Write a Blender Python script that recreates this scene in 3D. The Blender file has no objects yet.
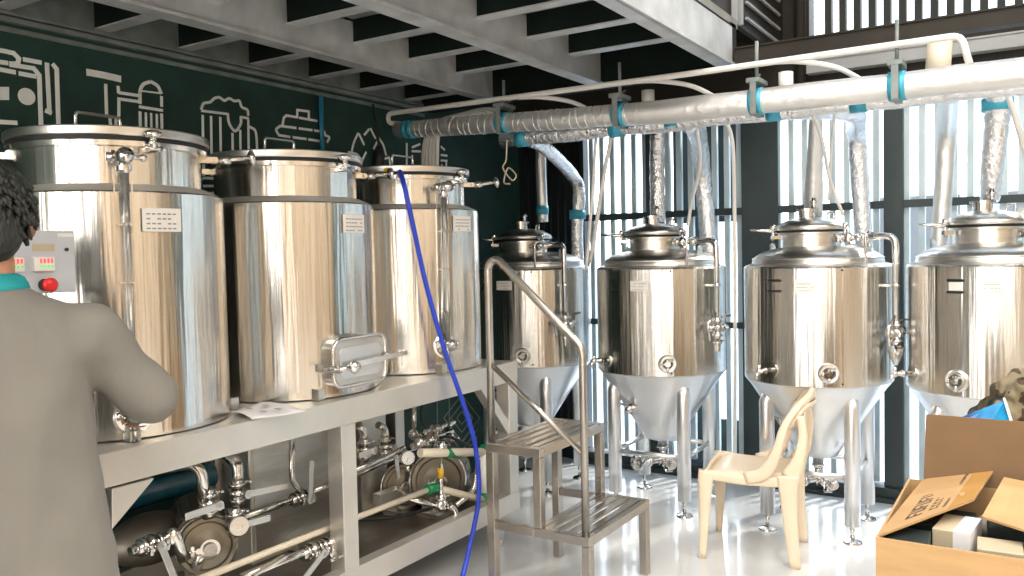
import bpy, math, random
from mathutils import Vector, Matrix
random.seed(7)
PI = math.pi
V = Vector
col = bpy.context.scene.collection
# ------------------------------------------------------------------ camera model (measured vanishing points, metres)
CX, CY = 512.0, 288.0
VP1 = (1040.0, 243.0); VP2 = (-795.0, 281.0)
FPX = math.sqrt((VP1[0]-CX)*(CX-VP2[0])-(VP1[1]-CY)*(VP2[1]-CY))
dY = V((VP1[0]-CX, -(VP1[1]-CY), -FPX)).normalized()
dX = -V((VP2[0]-CX, -(VP2[1]-CY), -FPX)).normalized()
dZ = dX.cross(dY)
CAM = V((0, 0, 1.53))
def ray(px, py):
    c = V((px-CX, -(py-CY), -FPX))
    return V((dX.dot(c), dY.dot(c), dZ.dot(c)))
def onx(px, py, X): d = ray(px, py); return CAM+d*((X-CAM.x)/d.x)
def ony(px, py, Y): d = ray(px, py); return CAM+d*((Y-CAM.y)/d.y)
def onz(px, py, Z): d = ray(px, py); return CAM+d*((Z-CAM.z)/d.z)
cd = bpy.data.cameras.new('camera'); cam = bpy.data.objects.new('camera', cd); col.objects.link(cam)
M3 = Matrix((dX, dY, dZ))      # rows = world axes in camera space -> camera to world
cam.matrix_world = Matrix.Translation(CAM) @ M3.to_4x4()
cd.sensor_width = 36; cd.lens = 36*FPX/1024; cd.clip_start = .05; cd.clip_end = 200
bpy.context.scene.camera = cam

# ------------------------------------------------------------------ materials
def nmat(name):
    m = bpy.data.materials.new(name); m.use_nodes = True
    return m, m.node_tree.nodes, m.node_tree.links, m.node_tree.nodes['Principled BSDF']
def plain(name, c, rough=.5, metal=0, var=.12, scale=12, bump=0, stretch=(1,1,1), emit=None, spec=.5, trans=0, alpha=1, coat=0):
    m, N, L, b = nmat(name)
    tc = N.new('ShaderNodeTexCoord'); mp = N.new('ShaderNodeMapping'); mp.inputs['Scale'].default_value = stretch
    nz = N.new('ShaderNodeTexNoise'); nz.inputs['Scale'].default_value = scale; nz.inputs['Detail'].default_value = 5
    L.new(tc.outputs['Object'], mp.inputs[0]); L.new(mp.outputs[0], nz.inputs['Vector'])
    r = N.new('ShaderNodeValToRGB'); e = r.color_ramp.elements
    e[0].position = .3; e[1].position = .7
    e[0].color = tuple(x*(1-var) for x in c)+(1,); e[1].color = tuple(min(1, x*(1+var)) for x in c)+(1,)
    L.new(nz.outputs[0], r.inputs[0]); L.new(r.outputs[0], b.inputs['Base Color'])
    b.inputs['Roughness'].default_value = rough; b.inputs['Metallic'].default_value = metal
    b.inputs['Specular IOR Level'].default_value = spec
    b.inputs['Transmission Weight'].default_value = trans; b.inputs['Alpha'].default_value = alpha
    b.inputs['Coat Weight'].default_value = coat
    if bump:
        bp = N.new('ShaderNodeBump'); bp.inputs['Strength'].default_value = bump; bp.inputs['Distance'].default_value = .01
        L.new(nz.outputs[0], bp.inputs['Height']); L.new(bp.outputs[0], b.inputs['Normal'])
    if emit:
        b.inputs['Emission Color'].default_value = emit[0]+(1,); b.inputs['Emission Strength'].default_value = emit[1]
    return m
def vessel_steel(name, c=(.78, .76, .73), rough=.17, bump=.5, an=.7):
    m, N, L, b = nmat(name)
    tc = N.new('ShaderNodeTexCoord'); oi = N.new('ShaderNodeObjectInfo')
    ad = N.new('ShaderNodeVectorMath'); ad.operation = 'ADD'
    L.new(tc.outputs['Object'], ad.inputs[0]); L.new(oi.outputs['Location'], ad.inputs[1])
    mp = N.new('ShaderNodeMapping'); mp.inputs['Scale'].default_value = (1.9, 1.9, .06); L.new(ad.outputs[0], mp.inputs[0])
    n1 = N.new('ShaderNodeTexNoise'); n1.inputs['Scale'].default_value = 9; n1.inputs['Detail'].default_value = 3; L.new(mp.outputs[0], n1.inputs['Vector'])
    n2 = N.new('ShaderNodeTexNoise'); n2.inputs['Scale'].default_value = 120; n2.inputs['Detail'].default_value = 4
    mp2 = N.new('ShaderNodeMapping'); mp2.inputs['Scale'].default_value = (.3, .3, .3); L.new(ad.outputs[0], mp2.inputs[0]); L.new(mp2.outputs[0], n2.inputs['Vector'])
    bp = N.new('ShaderNodeBump'); bp.inputs['Strength'].default_value = bump; bp.inputs['Distance'].default_value = .012
    L.new(n1.outputs[0], bp.inputs['Height']); L.new(bp.outputs[0], b.inputs['Normal'])
    mr = N.new('ShaderNodeMapRange'); mr.inputs['To Min'].default_value = rough-.01; mr.inputs['To Max'].default_value = rough+.04
    L.new(n2.outputs[0], mr.inputs['Value']); L.new(mr.outputs[0], b.inputs['Roughness'])
    b.inputs['Base Color'].default_value = c+(1,); b.inputs['Metallic'].default_value = 1
    tg = N.new('ShaderNodeTangent'); tg.direction_type = 'RADIAL'; tg.axis = 'Z'; L.new(tg.outputs[0], b.inputs['Tangent'])
    b.inputs['Anisotropic'].default_value = an; b.inputs['Anisotropic Rotation'].default_value = .25
    return m
MT = {}
MT['vessel'] = vessel_steel('vessel_steel', (.76, .735, .69), .20, .6, .5)
MT['fvessel'] = vessel_steel('fermenter_steel', (.66, .64, .60), .24, .8, .4)
MT['steel'] = plain('brushed_steel', (.72, .70, .66), .3, 1, .08, 8, .05, (1, 1, 8))
MT['frame'] = plain('frame_steel', (.72, .69, .63), .36, .75, .06, 5)
MT['stepsteel'] = plain('step_steel', (.47, .43, .38), .27, .95, .1, 6)
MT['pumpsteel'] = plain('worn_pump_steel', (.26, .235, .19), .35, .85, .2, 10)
MT['porthole'] = plain('dark_port_glass', (.16, .15, .13), .15, .3)
MT['polish'] = plain('polished_steel', (.74, .72, .69), .16, 1, .06, 20)
MT['cone'] = plain('satin_cone_steel', (.80, .81, .82), .30, .9, .05, 5, .05)
MT['satin'] = plain('satin_steel', (.74, .71, .66), .5, .6, .05, 5)
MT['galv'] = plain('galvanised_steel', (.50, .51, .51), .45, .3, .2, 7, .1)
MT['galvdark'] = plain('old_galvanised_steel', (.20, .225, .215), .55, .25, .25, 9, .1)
MT['black'] = plain('black_rubber', (.015, .015, .015), .5, 0, .1)
MT['joist'] = plain('shade_dark_joist', (.005, .010, .008), .8, 0, .3, 6, spec=.15)  # near-black colour paints in the unlit faces of the joists
MT['deck'] = plain('cement_board', (.22, .22, .20), .85, 0, .2, 6)
MT['darkwall'] = plain('blackish_green_wall', (.012, .045, .036), .6, 0, .35, 5, .1)
MT['blackwall'] = plain('black_sheet_wall', (.009, .013, .013), .4, 0, .3, 4, .1, (6, 6, .3))
MT['chalk'] = plain('white_mural_paint', (.93, .97, .95), .8, 0, .05, 25)
MT['chalkthin'] = plain('grey_mural_paint', (.17, .21, .20), .8, 0, .1, 25)
MT['brown'] = plain('brown_painted_steel', (.022, .018, .013), .6, 0, .2, 5, spec=.25)
MT['greybeam'] = plain('grey_painted_steel', (.30, .31, .31), .5, 0, .1, 5)
MT['slat'] = plain('bloom_pale_slat', (.48, .58, .62), .45, .1, .15, 4)  # pale grey-blue puts the bloom over the backlit slats into their colour
MT['upslat'] = plain('dark_slat', (.03, .03, .027), .6, 0, .15, 4, spec=.25)
MT['post'] = plain('dark_green_post', (.018, .032, .032), .45, 0, .2, 4)
MT['teal_tape'] = plain('blue_tape', (.045, .33, .46), .4, 0, .15, 30)
MT['white_pvc'] = plain('white_conduit', (.72, .70, .66), .4, 0, .05)
MT['cream'] = plain('cream_pipe', (.68, .60, .47), .4, 0, .06)
MT['green'] = plain('green_fitting', (.0, .19, .07), .35, 0, .1)
MT['yellow'] = plain('yellow_tag', (.75, .45, .03), .5)
MT['blue'] = plain('blue_hose', (.018, .055, .55), .35, 0, .1)
MT['bluepipe'] = plain('blue_pipe', (.02, .2, .34), .4)
MT['teal'] = plain('dark_teal_pipe', (.01, .13, .21), .25, 0, .2)
MT['chair'] = plain('cream_plastic', (.80, .66, .49), .35, 0, .04, 4)
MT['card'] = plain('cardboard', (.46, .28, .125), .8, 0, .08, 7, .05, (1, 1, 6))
MT['cardshade'] = plain('shaded_cardboard', (.17, .10, .048), .85, 0, .08, 7, .05, (1, 6, 1))  # darker cardboard, with the shade on the back flap put into its colour
MT['tape'] = plain('brown_parcel_tape', (.50, .27, .08), .25, 0, .06)
MT['ink'] = plain('dark_print', (.07, .045, .035), .8)
MT['greyink'] = plain('grey_print', (.25, .25, .25), .8)
MT['label'] = plain('white_label', (.80, .77, .72), .5, 0, .04)
MT['paper'] = plain('white_paper', (.78, .76, .76), .8, 0, .03)
MT['plastic'] = plain('grey_control_box', (.52, .53, .56), .45, 0, .03)
MT['red'] = plain('red_button', (.8, .02, .02), .35)
MT['redled'] = plain('red_digits', (.7, .05, .05), .5, emit=((1, .12, .1), .7))
MT['greenled'] = plain('green_digits', (.1, .5, .1), .5, emit=((.3, .9, .3), .35))
MT['glass'] = plain('sight_glass', (.85, .85, .83), .06, 0, .02, trans=.85)
MT['gaugeface'] = plain('gauge_face', (.8, .8, .76), .4)
MT['whitebox'] = plain('white_product_box', (.50, .42, .29), .55, 0, .05)
MT['darkbox'] = plain('dark_product_box', (.02, .03, .03), .4)
MT['bubble'] = plain('clear_crumpled_plastic', (.45, .42, .36), .15, 0, .5, 30, .6)
MT['sole'] = plain('black_shoe', (.02, .02, .02), .5)
MT['skin'] = plain('skin', (.36, .17, .095), .5, 0, .1, 18)
MT['hair'] = plain('black_hair', (.012, .014, .010), .55, 0, .5, 80, .8, (1, 1, .35))
MT['shirt'] = plain('olive_grey_shirt', (.165, .153, .132), .85, 0, .07, 7, .9, (1, 1, .45))
MT['collar'] = plain('teal_collar', (.0, .22, .23), .7)
MT['collarline'] = plain('white_collar_line', (.7, .75, .72), .7)
MT['trouser'] = plain('dark_trousers', (.03, .032, .04), .8)
MT['wood'] = plain('warm_wood', (.52, .34, .17), .6, 0, .2, 3, 0, (1, 1, .1))
MT['creamwall'] = plain('cream_plaster', (.62, .56, .47), .8)
MT['ceil'] = plain('dark_ceiling', (.05, .05, .05), .8)
MT['street'] = plain('pale_concrete_street', (.62, .64, .66), .8, 0, .08, 1)
MT['facade'] = plain('pale_blue_facade', (.55, .66, .72), .6, 0, .1, .6)
MT['signyellow'] = plain('yellow_fascia', (.85, .78, .35), .5)
MT['tree'] = plain('leaf_green', (.10, .22, .05), .7, 0, .4, 3)
MT['bark'] = plain('bark', (.12, .08, .05), .9)
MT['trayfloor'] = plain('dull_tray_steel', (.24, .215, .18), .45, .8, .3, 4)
# floor: glossy pale epoxy with faint scuffs
m, N, L, b = nmat('pale_epoxy_floor'); MT['floor'] = m
tc = N.new('ShaderNodeTexCoord'); nz = N.new('ShaderNodeTexNoise'); nz.inputs['Scale'].default_value = 1.6; nz.inputs['Detail'].default_value = 7
L.new(tc.outputs['Object'], nz.inputs['Vector']); r = N.new('ShaderNodeValToRGB')
r.color_ramp.elements[0].position = .3; r.color_ramp.elements[1].position = .72
r.color_ramp.elements[0].color = (.60, .60, .59, 1); r.color_ramp.elements[1].color = (.74, .74, .73, 1)
L.new(nz.outputs[0], r.inputs[0]); L.new(r.outputs[0], b.inputs['Base Color'])
n2 = N.new('ShaderNodeTexNoise'); n2.inputs['Scale'].default_value = 9; n2.inputs['Detail'].default_value = 3; L.new(tc.outputs['Object'], n2.inputs['Vector'])
mr = N.new('ShaderNodeMapRange'); mr.inputs['To Min'].default_value = .08; mr.inputs['To Max'].default_value = .28
L.new(n2.outputs[0], mr.inputs['Value']); L.new(mr.outputs[0], b.inputs['Roughness'])
bp = N.new('ShaderNodeBump'); bp.inputs['Strength'].default_value = .06; bp.inputs['Distance'].default_value = .02
L.new(n2.outputs[0], bp.inputs['Height']); L.new(bp.outputs[0], b.inputs['Normal'])
b.inputs['Coat Weight'].default_value = .5; b.inputs['Coat Roughness'].default_value = .08
# foil: crumpled bright foil
def foil(name, bump, tint=(.84, .84, .85), rough=.22, sc=38):
    m, N, L, b = nmat(name)
    tc = N.new('ShaderNodeTexCoord'); vo = N.new('ShaderNodeTexNoise'); vo.inputs['Scale'].default_value = sc; vo.inputs['Detail'].default_value = 4
    L.new(tc.outputs['Object'], vo.inputs['Vector'])
    bp = N.new('ShaderNodeBump'); bp.inputs['Strength'].default_value = bump; bp.inputs['Distance'].default_value = .02
    L.new(vo.outputs[0], bp.inputs['Height']); L.new(bp.outputs[0], b.inputs['Normal'])
    b.inputs['Base Color'].default_value = tint+(1,); b.inputs['Metallic'].default_value = .85; b.inputs['Roughness'].default_value = rough
    return m
MT['foil'] = foil('crinkled_foil', .7); MT['foilsoft'] = foil('foil_pipe_wrap', .3, (.80, .79, .77), .42, 22)
# camouflage cloth
m, N, L, b = nmat('camouflage_cloth'); MT['camo'] = m
tc = N.new('ShaderNodeTexCoord'); nz = N.new('ShaderNodeTexNoise'); nz.inputs['Scale'].default_value = 16; nz.inputs['Detail'].default_value = 2
L.new(tc.outputs['Object'], nz.inputs['Vector']); r = N.new('ShaderNodeValToRGB'); r.color_ramp.interpolation = 'CONSTANT'
e = r.color_ramp.elements; e[0].color = (.010, .011, .008, 1); e[1].position = .45; e[1].color = (.05, .058, .026, 1)
x = e.new(.5); x.color = (.085, .042, .022, 1); x = e.new(.57); x.color = (.22, .18, .11, 1)
L.new(nz.outputs[0], r.inputs[0]); L.new(r.outputs[0], b.inputs['Base Color']); b.inputs['Roughness'].default_value = .8
# blue packet
m, N, L, b = nmat('blue_packet_print'); MT['bluepacket'] = m
tc = N.new('ShaderNodeTexCoord'); nz = N.new('ShaderNodeTexNoise'); nz.inputs['Scale'].default_value = 9
L.new(tc.outputs['Object'], nz.inputs['Vector']); r = N.new('ShaderNodeValToRGB')
r.color_ramp.elements[0].position = .35; r.color_ramp.elements[0].color = (.005, .06, .28, 1); r.color_ramp.elements[1].position = .7; r.color_ramp.elements[1].color = (.02, .42, .72, 1)
L.new(nz.outputs[0], r.inputs[0]); L.new(r.outputs[0], b.inputs['Base Color']); b.inputs['Roughness'].default_value = .25

# ------------------------------------------------------------------ mesh builder
def basis(d):
    d = d.normalized(); u = V((0, 0, 1)) if abs(d.z) < .9 else V((1, 0, 0))
    a = d.cross(u).normalized(); return a, d.cross(a).normalized()
def smooth_path(pts, n=8):
    pts = [V(p) for p in pts]
    if len(pts) < 3: return pts
    out = []
    P = [pts[0]*2-pts[1]]+pts+[pts[-1]*2-pts[-2]]
    for i in range(1, len(P)-2):
        p0, p1, p2, p3 = P[i-1:i+3]
        for k in range(n):
            t = k/n
            out.append(.5*((2*p1)+(p2-p0)*t+(2*p0-5*p1+4*p2-p3)*t*t+(3*p1-p0-3*p2+p3)*t**3))
    out.append(pts[-1]); return out
def fillet(pts, r, n=6):
    pts = [V(p) for p in pts]; out = [pts[0]]
    for i in range(1, len(pts)-1):
        a, b_, c = pts[i-1], pts[i], pts[i+1]
        u = (a-b_); w = (c-b_); rr = min(r, u.length*.49, w.length*.49)
        p = b_+u.normalized()*rr; q = b_+w.normalized()*rr
        for k in range(n+1):
            t = k/n; out.append(p*(1-t)**2+b_*2*t*(1-t)+q*t*t)
    out.append(pts[-1]); return out
class MB:
    def __init__(s): s.v = []; s.f = []; s.m = []; s.sm = []; s.cur = 0
    def add(s, vs, fs, sm=False):
        o = len(s.v); s.v += [tuple(x) for x in vs]
        for f in fs: s.f.append([i+o for i in f]); s.m.append(s.cur); s.sm.append(sm)
        return s
    def box(s, a, b, R=None, c=None):
        a, b = V(a), V(b); vs = [V((x, y, z)) for x in (a.x, b.x) for y in (a.y, b.y) for z in (a.z, b.z)]
        if R is not None:
            c = V(c) if c is not None else (a+b)/2; vs = [R@(v-c)+c for v in vs]
        return s.add(vs, [(0, 1, 3, 2), (4, 6, 7, 5), (0, 4, 5, 1), (2, 3, 7, 6), (0, 2, 6, 4), (1, 5, 7, 3)])
    def obox(s, p, q, w, h, up=(0, 0, 1)):      # box beam along p->q, width w, height h
        p, q = V(p), V(q); d = (q-p).normalized(); u = V(up); a = d.cross(u)
        if a.length < 1e-4: a = d.cross(V((1, 0, 0)))
        a.normalize(); c = a.cross(d).normalized(); vs = []
        for e in (p, q):
            for i, j in ((-1, -1), (1, -1), (1, 1), (-1, 1)): vs.append(e+a*(w/2*i)+c*(h/2*j))
        return s.add(vs, [(0, 3, 2, 1), (4, 5, 6, 7), (0, 1, 5, 4), (1, 2, 6, 5), (2, 3, 7, 6), (3, 0, 4, 7)])
    def tube(s, pts, r, seg=12, r1=None, cap=True, flat=None):
        pts = [V(p) for p in pts]; n = len(pts)
        rs = r if isinstance(r, (list, tuple)) else [r+((r1 if r1 is not None else r)-r)*i/(n-1) for i in range(n)]
        if len(rs) != n: rs = [rs[0]+(rs[-1]-rs[0])*i/(n-1) for i in range(n)]
        t0 = (pts[1]-pts[0]).normalized(); a, b_ = basis(t0); vs = []
        for i, p in enumerate(pts):
            t = ((pts[min(i+1, n-1)]-pts[i]).normalized()+(pts[i]-pts[max(i-1, 0)]).normalized())
            t = t.normalized() if t.length > 1e-6 else t0
            q = t0.rotation_difference(t); a = q@a; b_ = q@b_; t0 = t
            for k in range(seg):
                an = 2*PI*k/seg; vs.append(p+(a*math.cos(an)+b_*math.sin(an))*rs[i])
        fs = []
        for i in range(n-1):
            for k in range(seg):
                k2 = (k+1) % seg; fs.append((i*seg+k, i*seg+k2, (i+1)*seg+k2, (i+1)*seg+k))
        s.add(vs, fs, True)
        if cap:
            o = len(s.v)-n*seg
            s.f.append([o+k for k in range(seg)][::-1]); s.m.append(s.cur); s.sm.append(False)
            s.f.append([o+(n-1)*seg+k for k in range(seg)]); s.m.append(s.cur); s.sm.append(False)
        return s
    def cyl(s, p, q, r, r1=None, seg=20): return s.tube([p, q], r, seg, r1)
    def lathe(s, prof, o=(0, 0, 0), ax=(0, 0, 1), seg=48, a0=0, a1=2*PI, sharp=True):
        o = V(o); ax = V(ax).normalized(); a, b_ = basis(ax) if abs(ax.z) < .99 else (V((1, 0, 0)), V((0, 1, 0)))
        full = abs(a1-a0-2*PI) < 1e-6; ns = seg if full else seg+1
        for j in range(len(prof)-1):
            vs = []
            for (r, h) in prof[j:j+2]:
                for k in range(ns):
                    an = a0+(a1-a0)*k/seg; vs.append(o+ax*h+(a*math.cos(an)+b_*math.sin(an))*r)
            s.add(vs, [(k, (k+1) % ns, ns+(k+1) % ns, ns+k) for k in range(seg)], True)
        return s
    def lathes(s, prof, o=(0, 0, 0), ax=(0, 0, 1), seg=48):   # smooth along the profile
        o = V(o); ax = V(ax).normalized(); a, b_ = basis(ax) if abs(ax.z) < .99 else (V((1, 0, 0)), V((0, 1, 0)))
        vs = []; fs = []
        for (r, h) in prof:
            for k in range(seg):
                an = 2*PI*k/seg; vs.append(o+ax*h+(a*math.cos(an)+b_*math.sin(an))*r)
        for j in range(len(prof)-1):
            for k in range(seg): fs.append((j*seg+k, j*seg+(k+1) % seg, (j+1)*seg+(k+1) % seg, (j+1)*seg+k))
        return s.add(vs, fs, True)
    def ball(s, c, r, seg=16, rings=10, R=None):
        c = V(c); r = V(r) if not isinstance(r, (int, float)) else V((r, r, r)); vs = []; fs = []
        for i in range(rings+1):
            th = PI*i/rings
            for k in range(seg):
                ph = 2*PI*k/seg; p = V((r.x*math.sin(th)*math.cos(ph), r.y*math.sin(th)*math.sin(ph), r.z*math.cos(th)))
                vs.append(c+(R@p if R is not None else p))
        for i in range(rings):
            for k in range(seg): fs.append((i*seg+k, (i+1)*seg+k, (i+1)*seg+(k+1) % seg, i*seg+(k+1) % seg))
        return s.add(vs, fs, True)
    def prism(s, poly, off):         # polygon (3d points) extruded by off
        poly = [V(p) for p in poly]; n = len(poly); off = V(off)
        return s.add(poly+[p+off for p in poly], [list(range(n))[::-1], list(range(n, 2*n))]+[(i, (i+1) % n, n+(i+1) % n, n+i) for i in range(n)])
    def build(s, name, mats, parent=None, bevel=0, remesh=0, smooth=0, sub=0, wn=False):
        me = bpy.data.meshes.new(name); me.from_pydata(s.v, [], s.f)
        if not isinstance(mats, (list, tuple)): mats = [mats]
        for m_ in mats: me.materials.append(MT[m_] if isinstance(m_, str) else m_)
        me.polygons.foreach_set('material_index', s.m); me.polygons.foreach_set('use_smooth', s.sm); me.update()
        me.validate()
        o = bpy.data.objects.new(name, me); col.objects.link(o)
        import bmesh
        bm = bmesh.new(); bm.from_mesh(me); bmesh.ops.remove_doubles(bm, verts=bm.verts, dist=1e-6) if s.weld else None
        bmesh.ops.recalc_face_normals(bm, faces=bm.faces); bm.to_mesh(me); bm.free()
        if bevel:
            md = o.modifiers.new('b', 'BEVEL'); md.width = bevel; md.segments = 2; md.limit_method = 'ANGLE'; md.harden_normals = False
        if remesh:
            md = o.modifiers.new('r', 'REMESH'); md.mode = 'VOXEL'; md.voxel_size = remesh; md.use_smooth_shade = True
        if smooth:
            md = o.modifiers.new('s', 'SMOOTH'); md.iterations = smooth; md.factor = .5
        if sub:
            md = o.modifiers.new('ss', 'SUBSURF'); md.levels = sub; md.render_levels = sub
        if parent is not None: o.parent = parent
        return o
    weld = False
def tag(o, label, cat, group=None, kind=None):
    if label: o['label'] = label
    if cat: o['category'] = cat
    if group: o['group'] = group
    if kind: o['kind'] = kind
    return o
def thing(name, loc, label, cat, group=None, rz=0):
    o = bpy.data.objects.new(name, None); col.objects.link(o); o.location = loc; o.rotation_euler = (0, 0, rz); o.empty_display_size = .1
    return tag(o, label, cat, group)
def struct(o): o['kind'] = 'structure'; return o
def children(o): return [c for c in bpy.data.objects if c.parent == o]
def copy_tree(o, loc=None, label=None, parent=None, group=None):
    c = o.copy(); col.objects.link(c)
    if parent is not None: c.parent = parent
    for ch in children(o):
        if ch.name in bpy.data.objects and ch != c: copy_tree(ch, parent=c)
    if loc is not None: c.location = loc
    if label: c['label'] = label
    if group: c['group'] = group
    return c

# ------------------------------------------------------------------ the room
WX = -3.35; WY = 5.42
struct(MB().box((WX-.6, -3.2, -.1), (4.7, WY+.1, 0)).build('floor', 'floor'))
struct(MB().box((WX-.12, -3.2, 0), (WX, WY, 4.6)).build('wall_left', 'darkwall'))
struct(MB().box((WX-.12, -3.3, 4.6), (4.7, WY+.1, 4.7)).build('ceiling', 'ceil'))
# trim where the wall meets the ledger beam
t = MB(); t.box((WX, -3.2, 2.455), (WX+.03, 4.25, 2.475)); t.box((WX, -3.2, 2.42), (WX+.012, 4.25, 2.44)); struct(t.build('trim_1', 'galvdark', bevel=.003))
# back wall: black sheet bay on the left, slats, posts, rails, header, upper slats
bw = MB()
bw.box((WX, WY-.02, 0), (-2.80, WY+.06, 2.80))
for i in range(9): bw.cyl((WX+.03+i*.06, WY-.02, 0), (WX+.03+i*.06, WY-.02, 2.8), .008, seg=6)
wb = struct(bw.build('wall_back', 'blackwall'))
def part(mb, name, mats, parent, **k): return mb.build(name, mats, parent, **k)
sl = MB(); x = -2.76
while x < 2.6:
    sl.box((x, WY-.012, .1), (x+.034, WY+.026, 2.40)); x += .083
part(sl, 'slat_panel', 'slat', wb)
for px0, px1 in ((-2.30, -2.20), (-1.635, -1.40), (-.785, -.68), (.35, .46), (1.4, 1.51)):
    part(MB().box((px0, WY-.06, 0), (px1, WY+.04, 2.40)), 'post', 'post', wb, bevel=.004)
for z0, z1 in ((1.755, 1.80), (1.01, 1.05)):
    part(MB().box((-2.8, WY-.05, z0), (2.6, WY-.014, z1)), 'rail', 'post', wb)
part(MB().box((-2.8, WY-.09, 0), (2.6, WY+.05, .085)).box((-2.8, WY-.12, 0), (2.6, WY-.09, .03)), 'sill', 'post', wb)
part(MB().box((WX, WY-.08, 2.39), (4.6, WY+.06, 2.80)), 'header', 'brown', wb)
part(MB().box((-1.2, WY-.16, 2.585), (4.6, WY-.08, 2.655)).box((-1.2, WY-.17, 2.655), (4.6, WY-.08, 2.665)), 'header_beam', 'greybeam', wb)
part(MB().box((WX, WY-.08, 2.80), (-1.20, WY+.06, 4.6)), 'upper_sheet', 'brown', wb)
us = MB(); x = -1.12
while x < 4.6:
    us.box((x, WY-.03, 2.8), (x+.04, WY+.03, 4.6)); x += .083
part(us, 'upper_slat_panel', 'upslat', wb)
part(MB().box((2.6, WY-.05, 0), (4.6, WY+.05, 2.4)), 'side_panel', 'darkwall', wb)
# unseen walls behind the camera, with strips added only for reflections in the steel
wr = MB(); wr.box((4.6, -3.2, 0), (4.7, WY, 4.6)); wr = struct(wr.build('wall_right', 'creamwall'))
cl = MB()
for i in range(12):
    y = -3+i*.7; cl.box((4.55, y, .0), (4.6, y+.34, 3.0))
part(cl, 'wood_reflection_strips', 'wood', wr)
dk = MB()
for i in range(4):
    y = -2.6+i*2.1; dk.box((4.53, y, .3), (4.56, y+.25, 2.6))
part(dk, 'dark_reflection_bars', 'blackwall', wr)
wf = MB(); wf.box((WX-.1, -3.3, 4.35), (4.7, -3.2, 4.6))
for x in (-3.35, -1.75, -.1, 1.5, 3.1, 4.4): wf.box((x, -3.3, 0), (x+.28, -3.15, 4.35))
wf = struct(wf.build('wall_front', 'creamwall'))
fr = MB(); rp = MB(); pp_ = MB(); random.seed(21); x = -3.05  # invented strips that break the front light into streaked reflections
while x < 4.3:
    w_ = random.uniform(.12, .45); random.choice((fr, fr, rp, pp_)).box((x, -3.2, 0), (x+w_, -3.1, 4.35)); x += w_+random.uniform(.06, .26)
part(fr, 'reflection_strip', 'wood', wf); part(rp, 'dark_reflection_strip', 'brown', wf); part(pp_, 'pale_reflection_strip', 'creamwall', wf)

# ------------------------------------------------------------------ mezzanine
def beam(name, x, y0, y1, z0, z1, mat, label, side=1):
    b_ = MB(); w = .075*side
    b_.box((min(x, x-.008*side), y0, z0), (max(x, x-.008*side), y1, z1))
    b_.box((min(x, x-w), y0, z0), (max(x, x-w), y1, z0+.01)); b_.box((min(x, x-w), y0, z1-.01), (max(x, x-w), y1, z1))
    b_.box((min(x, x+.014), y0, z0-.002), (max(x, x+.014), y1, z0+.012))
    return tag(b_.build(name, mat), label, 'beam', 'mezzanine floor beams')
ZB, ZT = 2.46, 2.665
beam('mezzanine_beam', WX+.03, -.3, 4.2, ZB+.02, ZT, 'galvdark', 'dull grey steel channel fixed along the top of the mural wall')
beam('mezzanine_beam', -2.78, -.3, 4.2, ZB, ZT, 'galv', 'grey channel beam of the mezzanine, second from the mural wall')
beam('mezzanine_beam', -2.06, -.3, 4.2, ZB, ZT, 'galv', 'middle grey channel beam crossing above the second tank')
beam('mezzanine_beam', -1.32, -.3, 4.2, ZB, ZT, 'galv', 'brightest grey channel beam at the open edge of the mezzanine')
first = None
for bay, (x0, x1) in enumerate(((WX+.03, -2.86), (-2.78, -2.14), (-2.06, -1.40))):
    for k in range(-6, 6):
        if (2.585+.415*k) < -.25: continue
        y = 2.585+.415*k if bay else 2.03+.4*(k+1)
        if y > 4.12: continue
        jz = 2.558 if bay else 2.502
        w = ('above the mural wall side', 'in the middle bay', 'in the bay nearest the open edge')[bay]
        lab = 'shaded steel floor joist %s of the mezzanine' % w
        if first is None or bay != fb:
            j = MB().box((x0, 0, jz), (x1, .055, ZT)); j.cur = 1; j.box((x0, -.006, jz-.006), (x1, .062, jz))  # pale flange colour paints in light bounced onto the underside
            first = tag(j.build('floor_joist', ['joist', 'galv']), lab, 'joist', 'mezzanine joists '+w); first.location.y = y; fb = bay
        else: copy_tree(first, (0, y, 0), lab)
ez = MB().box((WX+.03, 4.2, ZB-.01), (-1.33, 4.3, ZT+.02)); tag(ez.build('edge_beam', 'joist'), 'dark beam closing the far end of the mezzanine joists', 'beam')
struct(MB().box((WX, -.35, ZT+.003), (-1.33, 4.32, ZT+.05)).build('trim_2', 'deck'))
be = MB().box((-1.31, 4.2, 2.47), (4.6, 4.27, 2.545)); be.box((-1.31, 4.19, 2.54), (4.6, 4.28, 2.548)); tag(be.build('walkway_beam', 'brown'), 'long dark brown beam along the open edge above the pipes', 'beam')
# dark stair screen above the mezzanine edge
sc = thing('stair_screen', (-1.36, 4.3, 2.72), 'dark screen with thin pale rails and upright posts above the mezzanine', 'screen')
part(MB().box((-.03, -4.0, 0), (0, 1.1, 1.8)), 'back_panel', 'brown', sc)
for y in (.02, .12): part(MB().box((.0, y, 0), (.025, y+.025, 1.8)), 'upright', 'greybeam', sc)
for z in (.06, .145, .23, .315, .40, .485): part(MB().obox((.012, .24, z), (.012, .92, z), .014, .014), 'rail', 'greybeam', sc)
pp = thing('upper_post', (-1.235, 5.26, 2.39), 'round brown upright post beside the upper slats', 'post')
part(MB().cyl((0, 0, -.04), (0, 0, 2.2), .032), 'shaft', 'brown', pp); part(MB().cyl((0, 0, 0.0), (0, 0, .05), .042), 'coupling', 'greybeam', pp)

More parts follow.
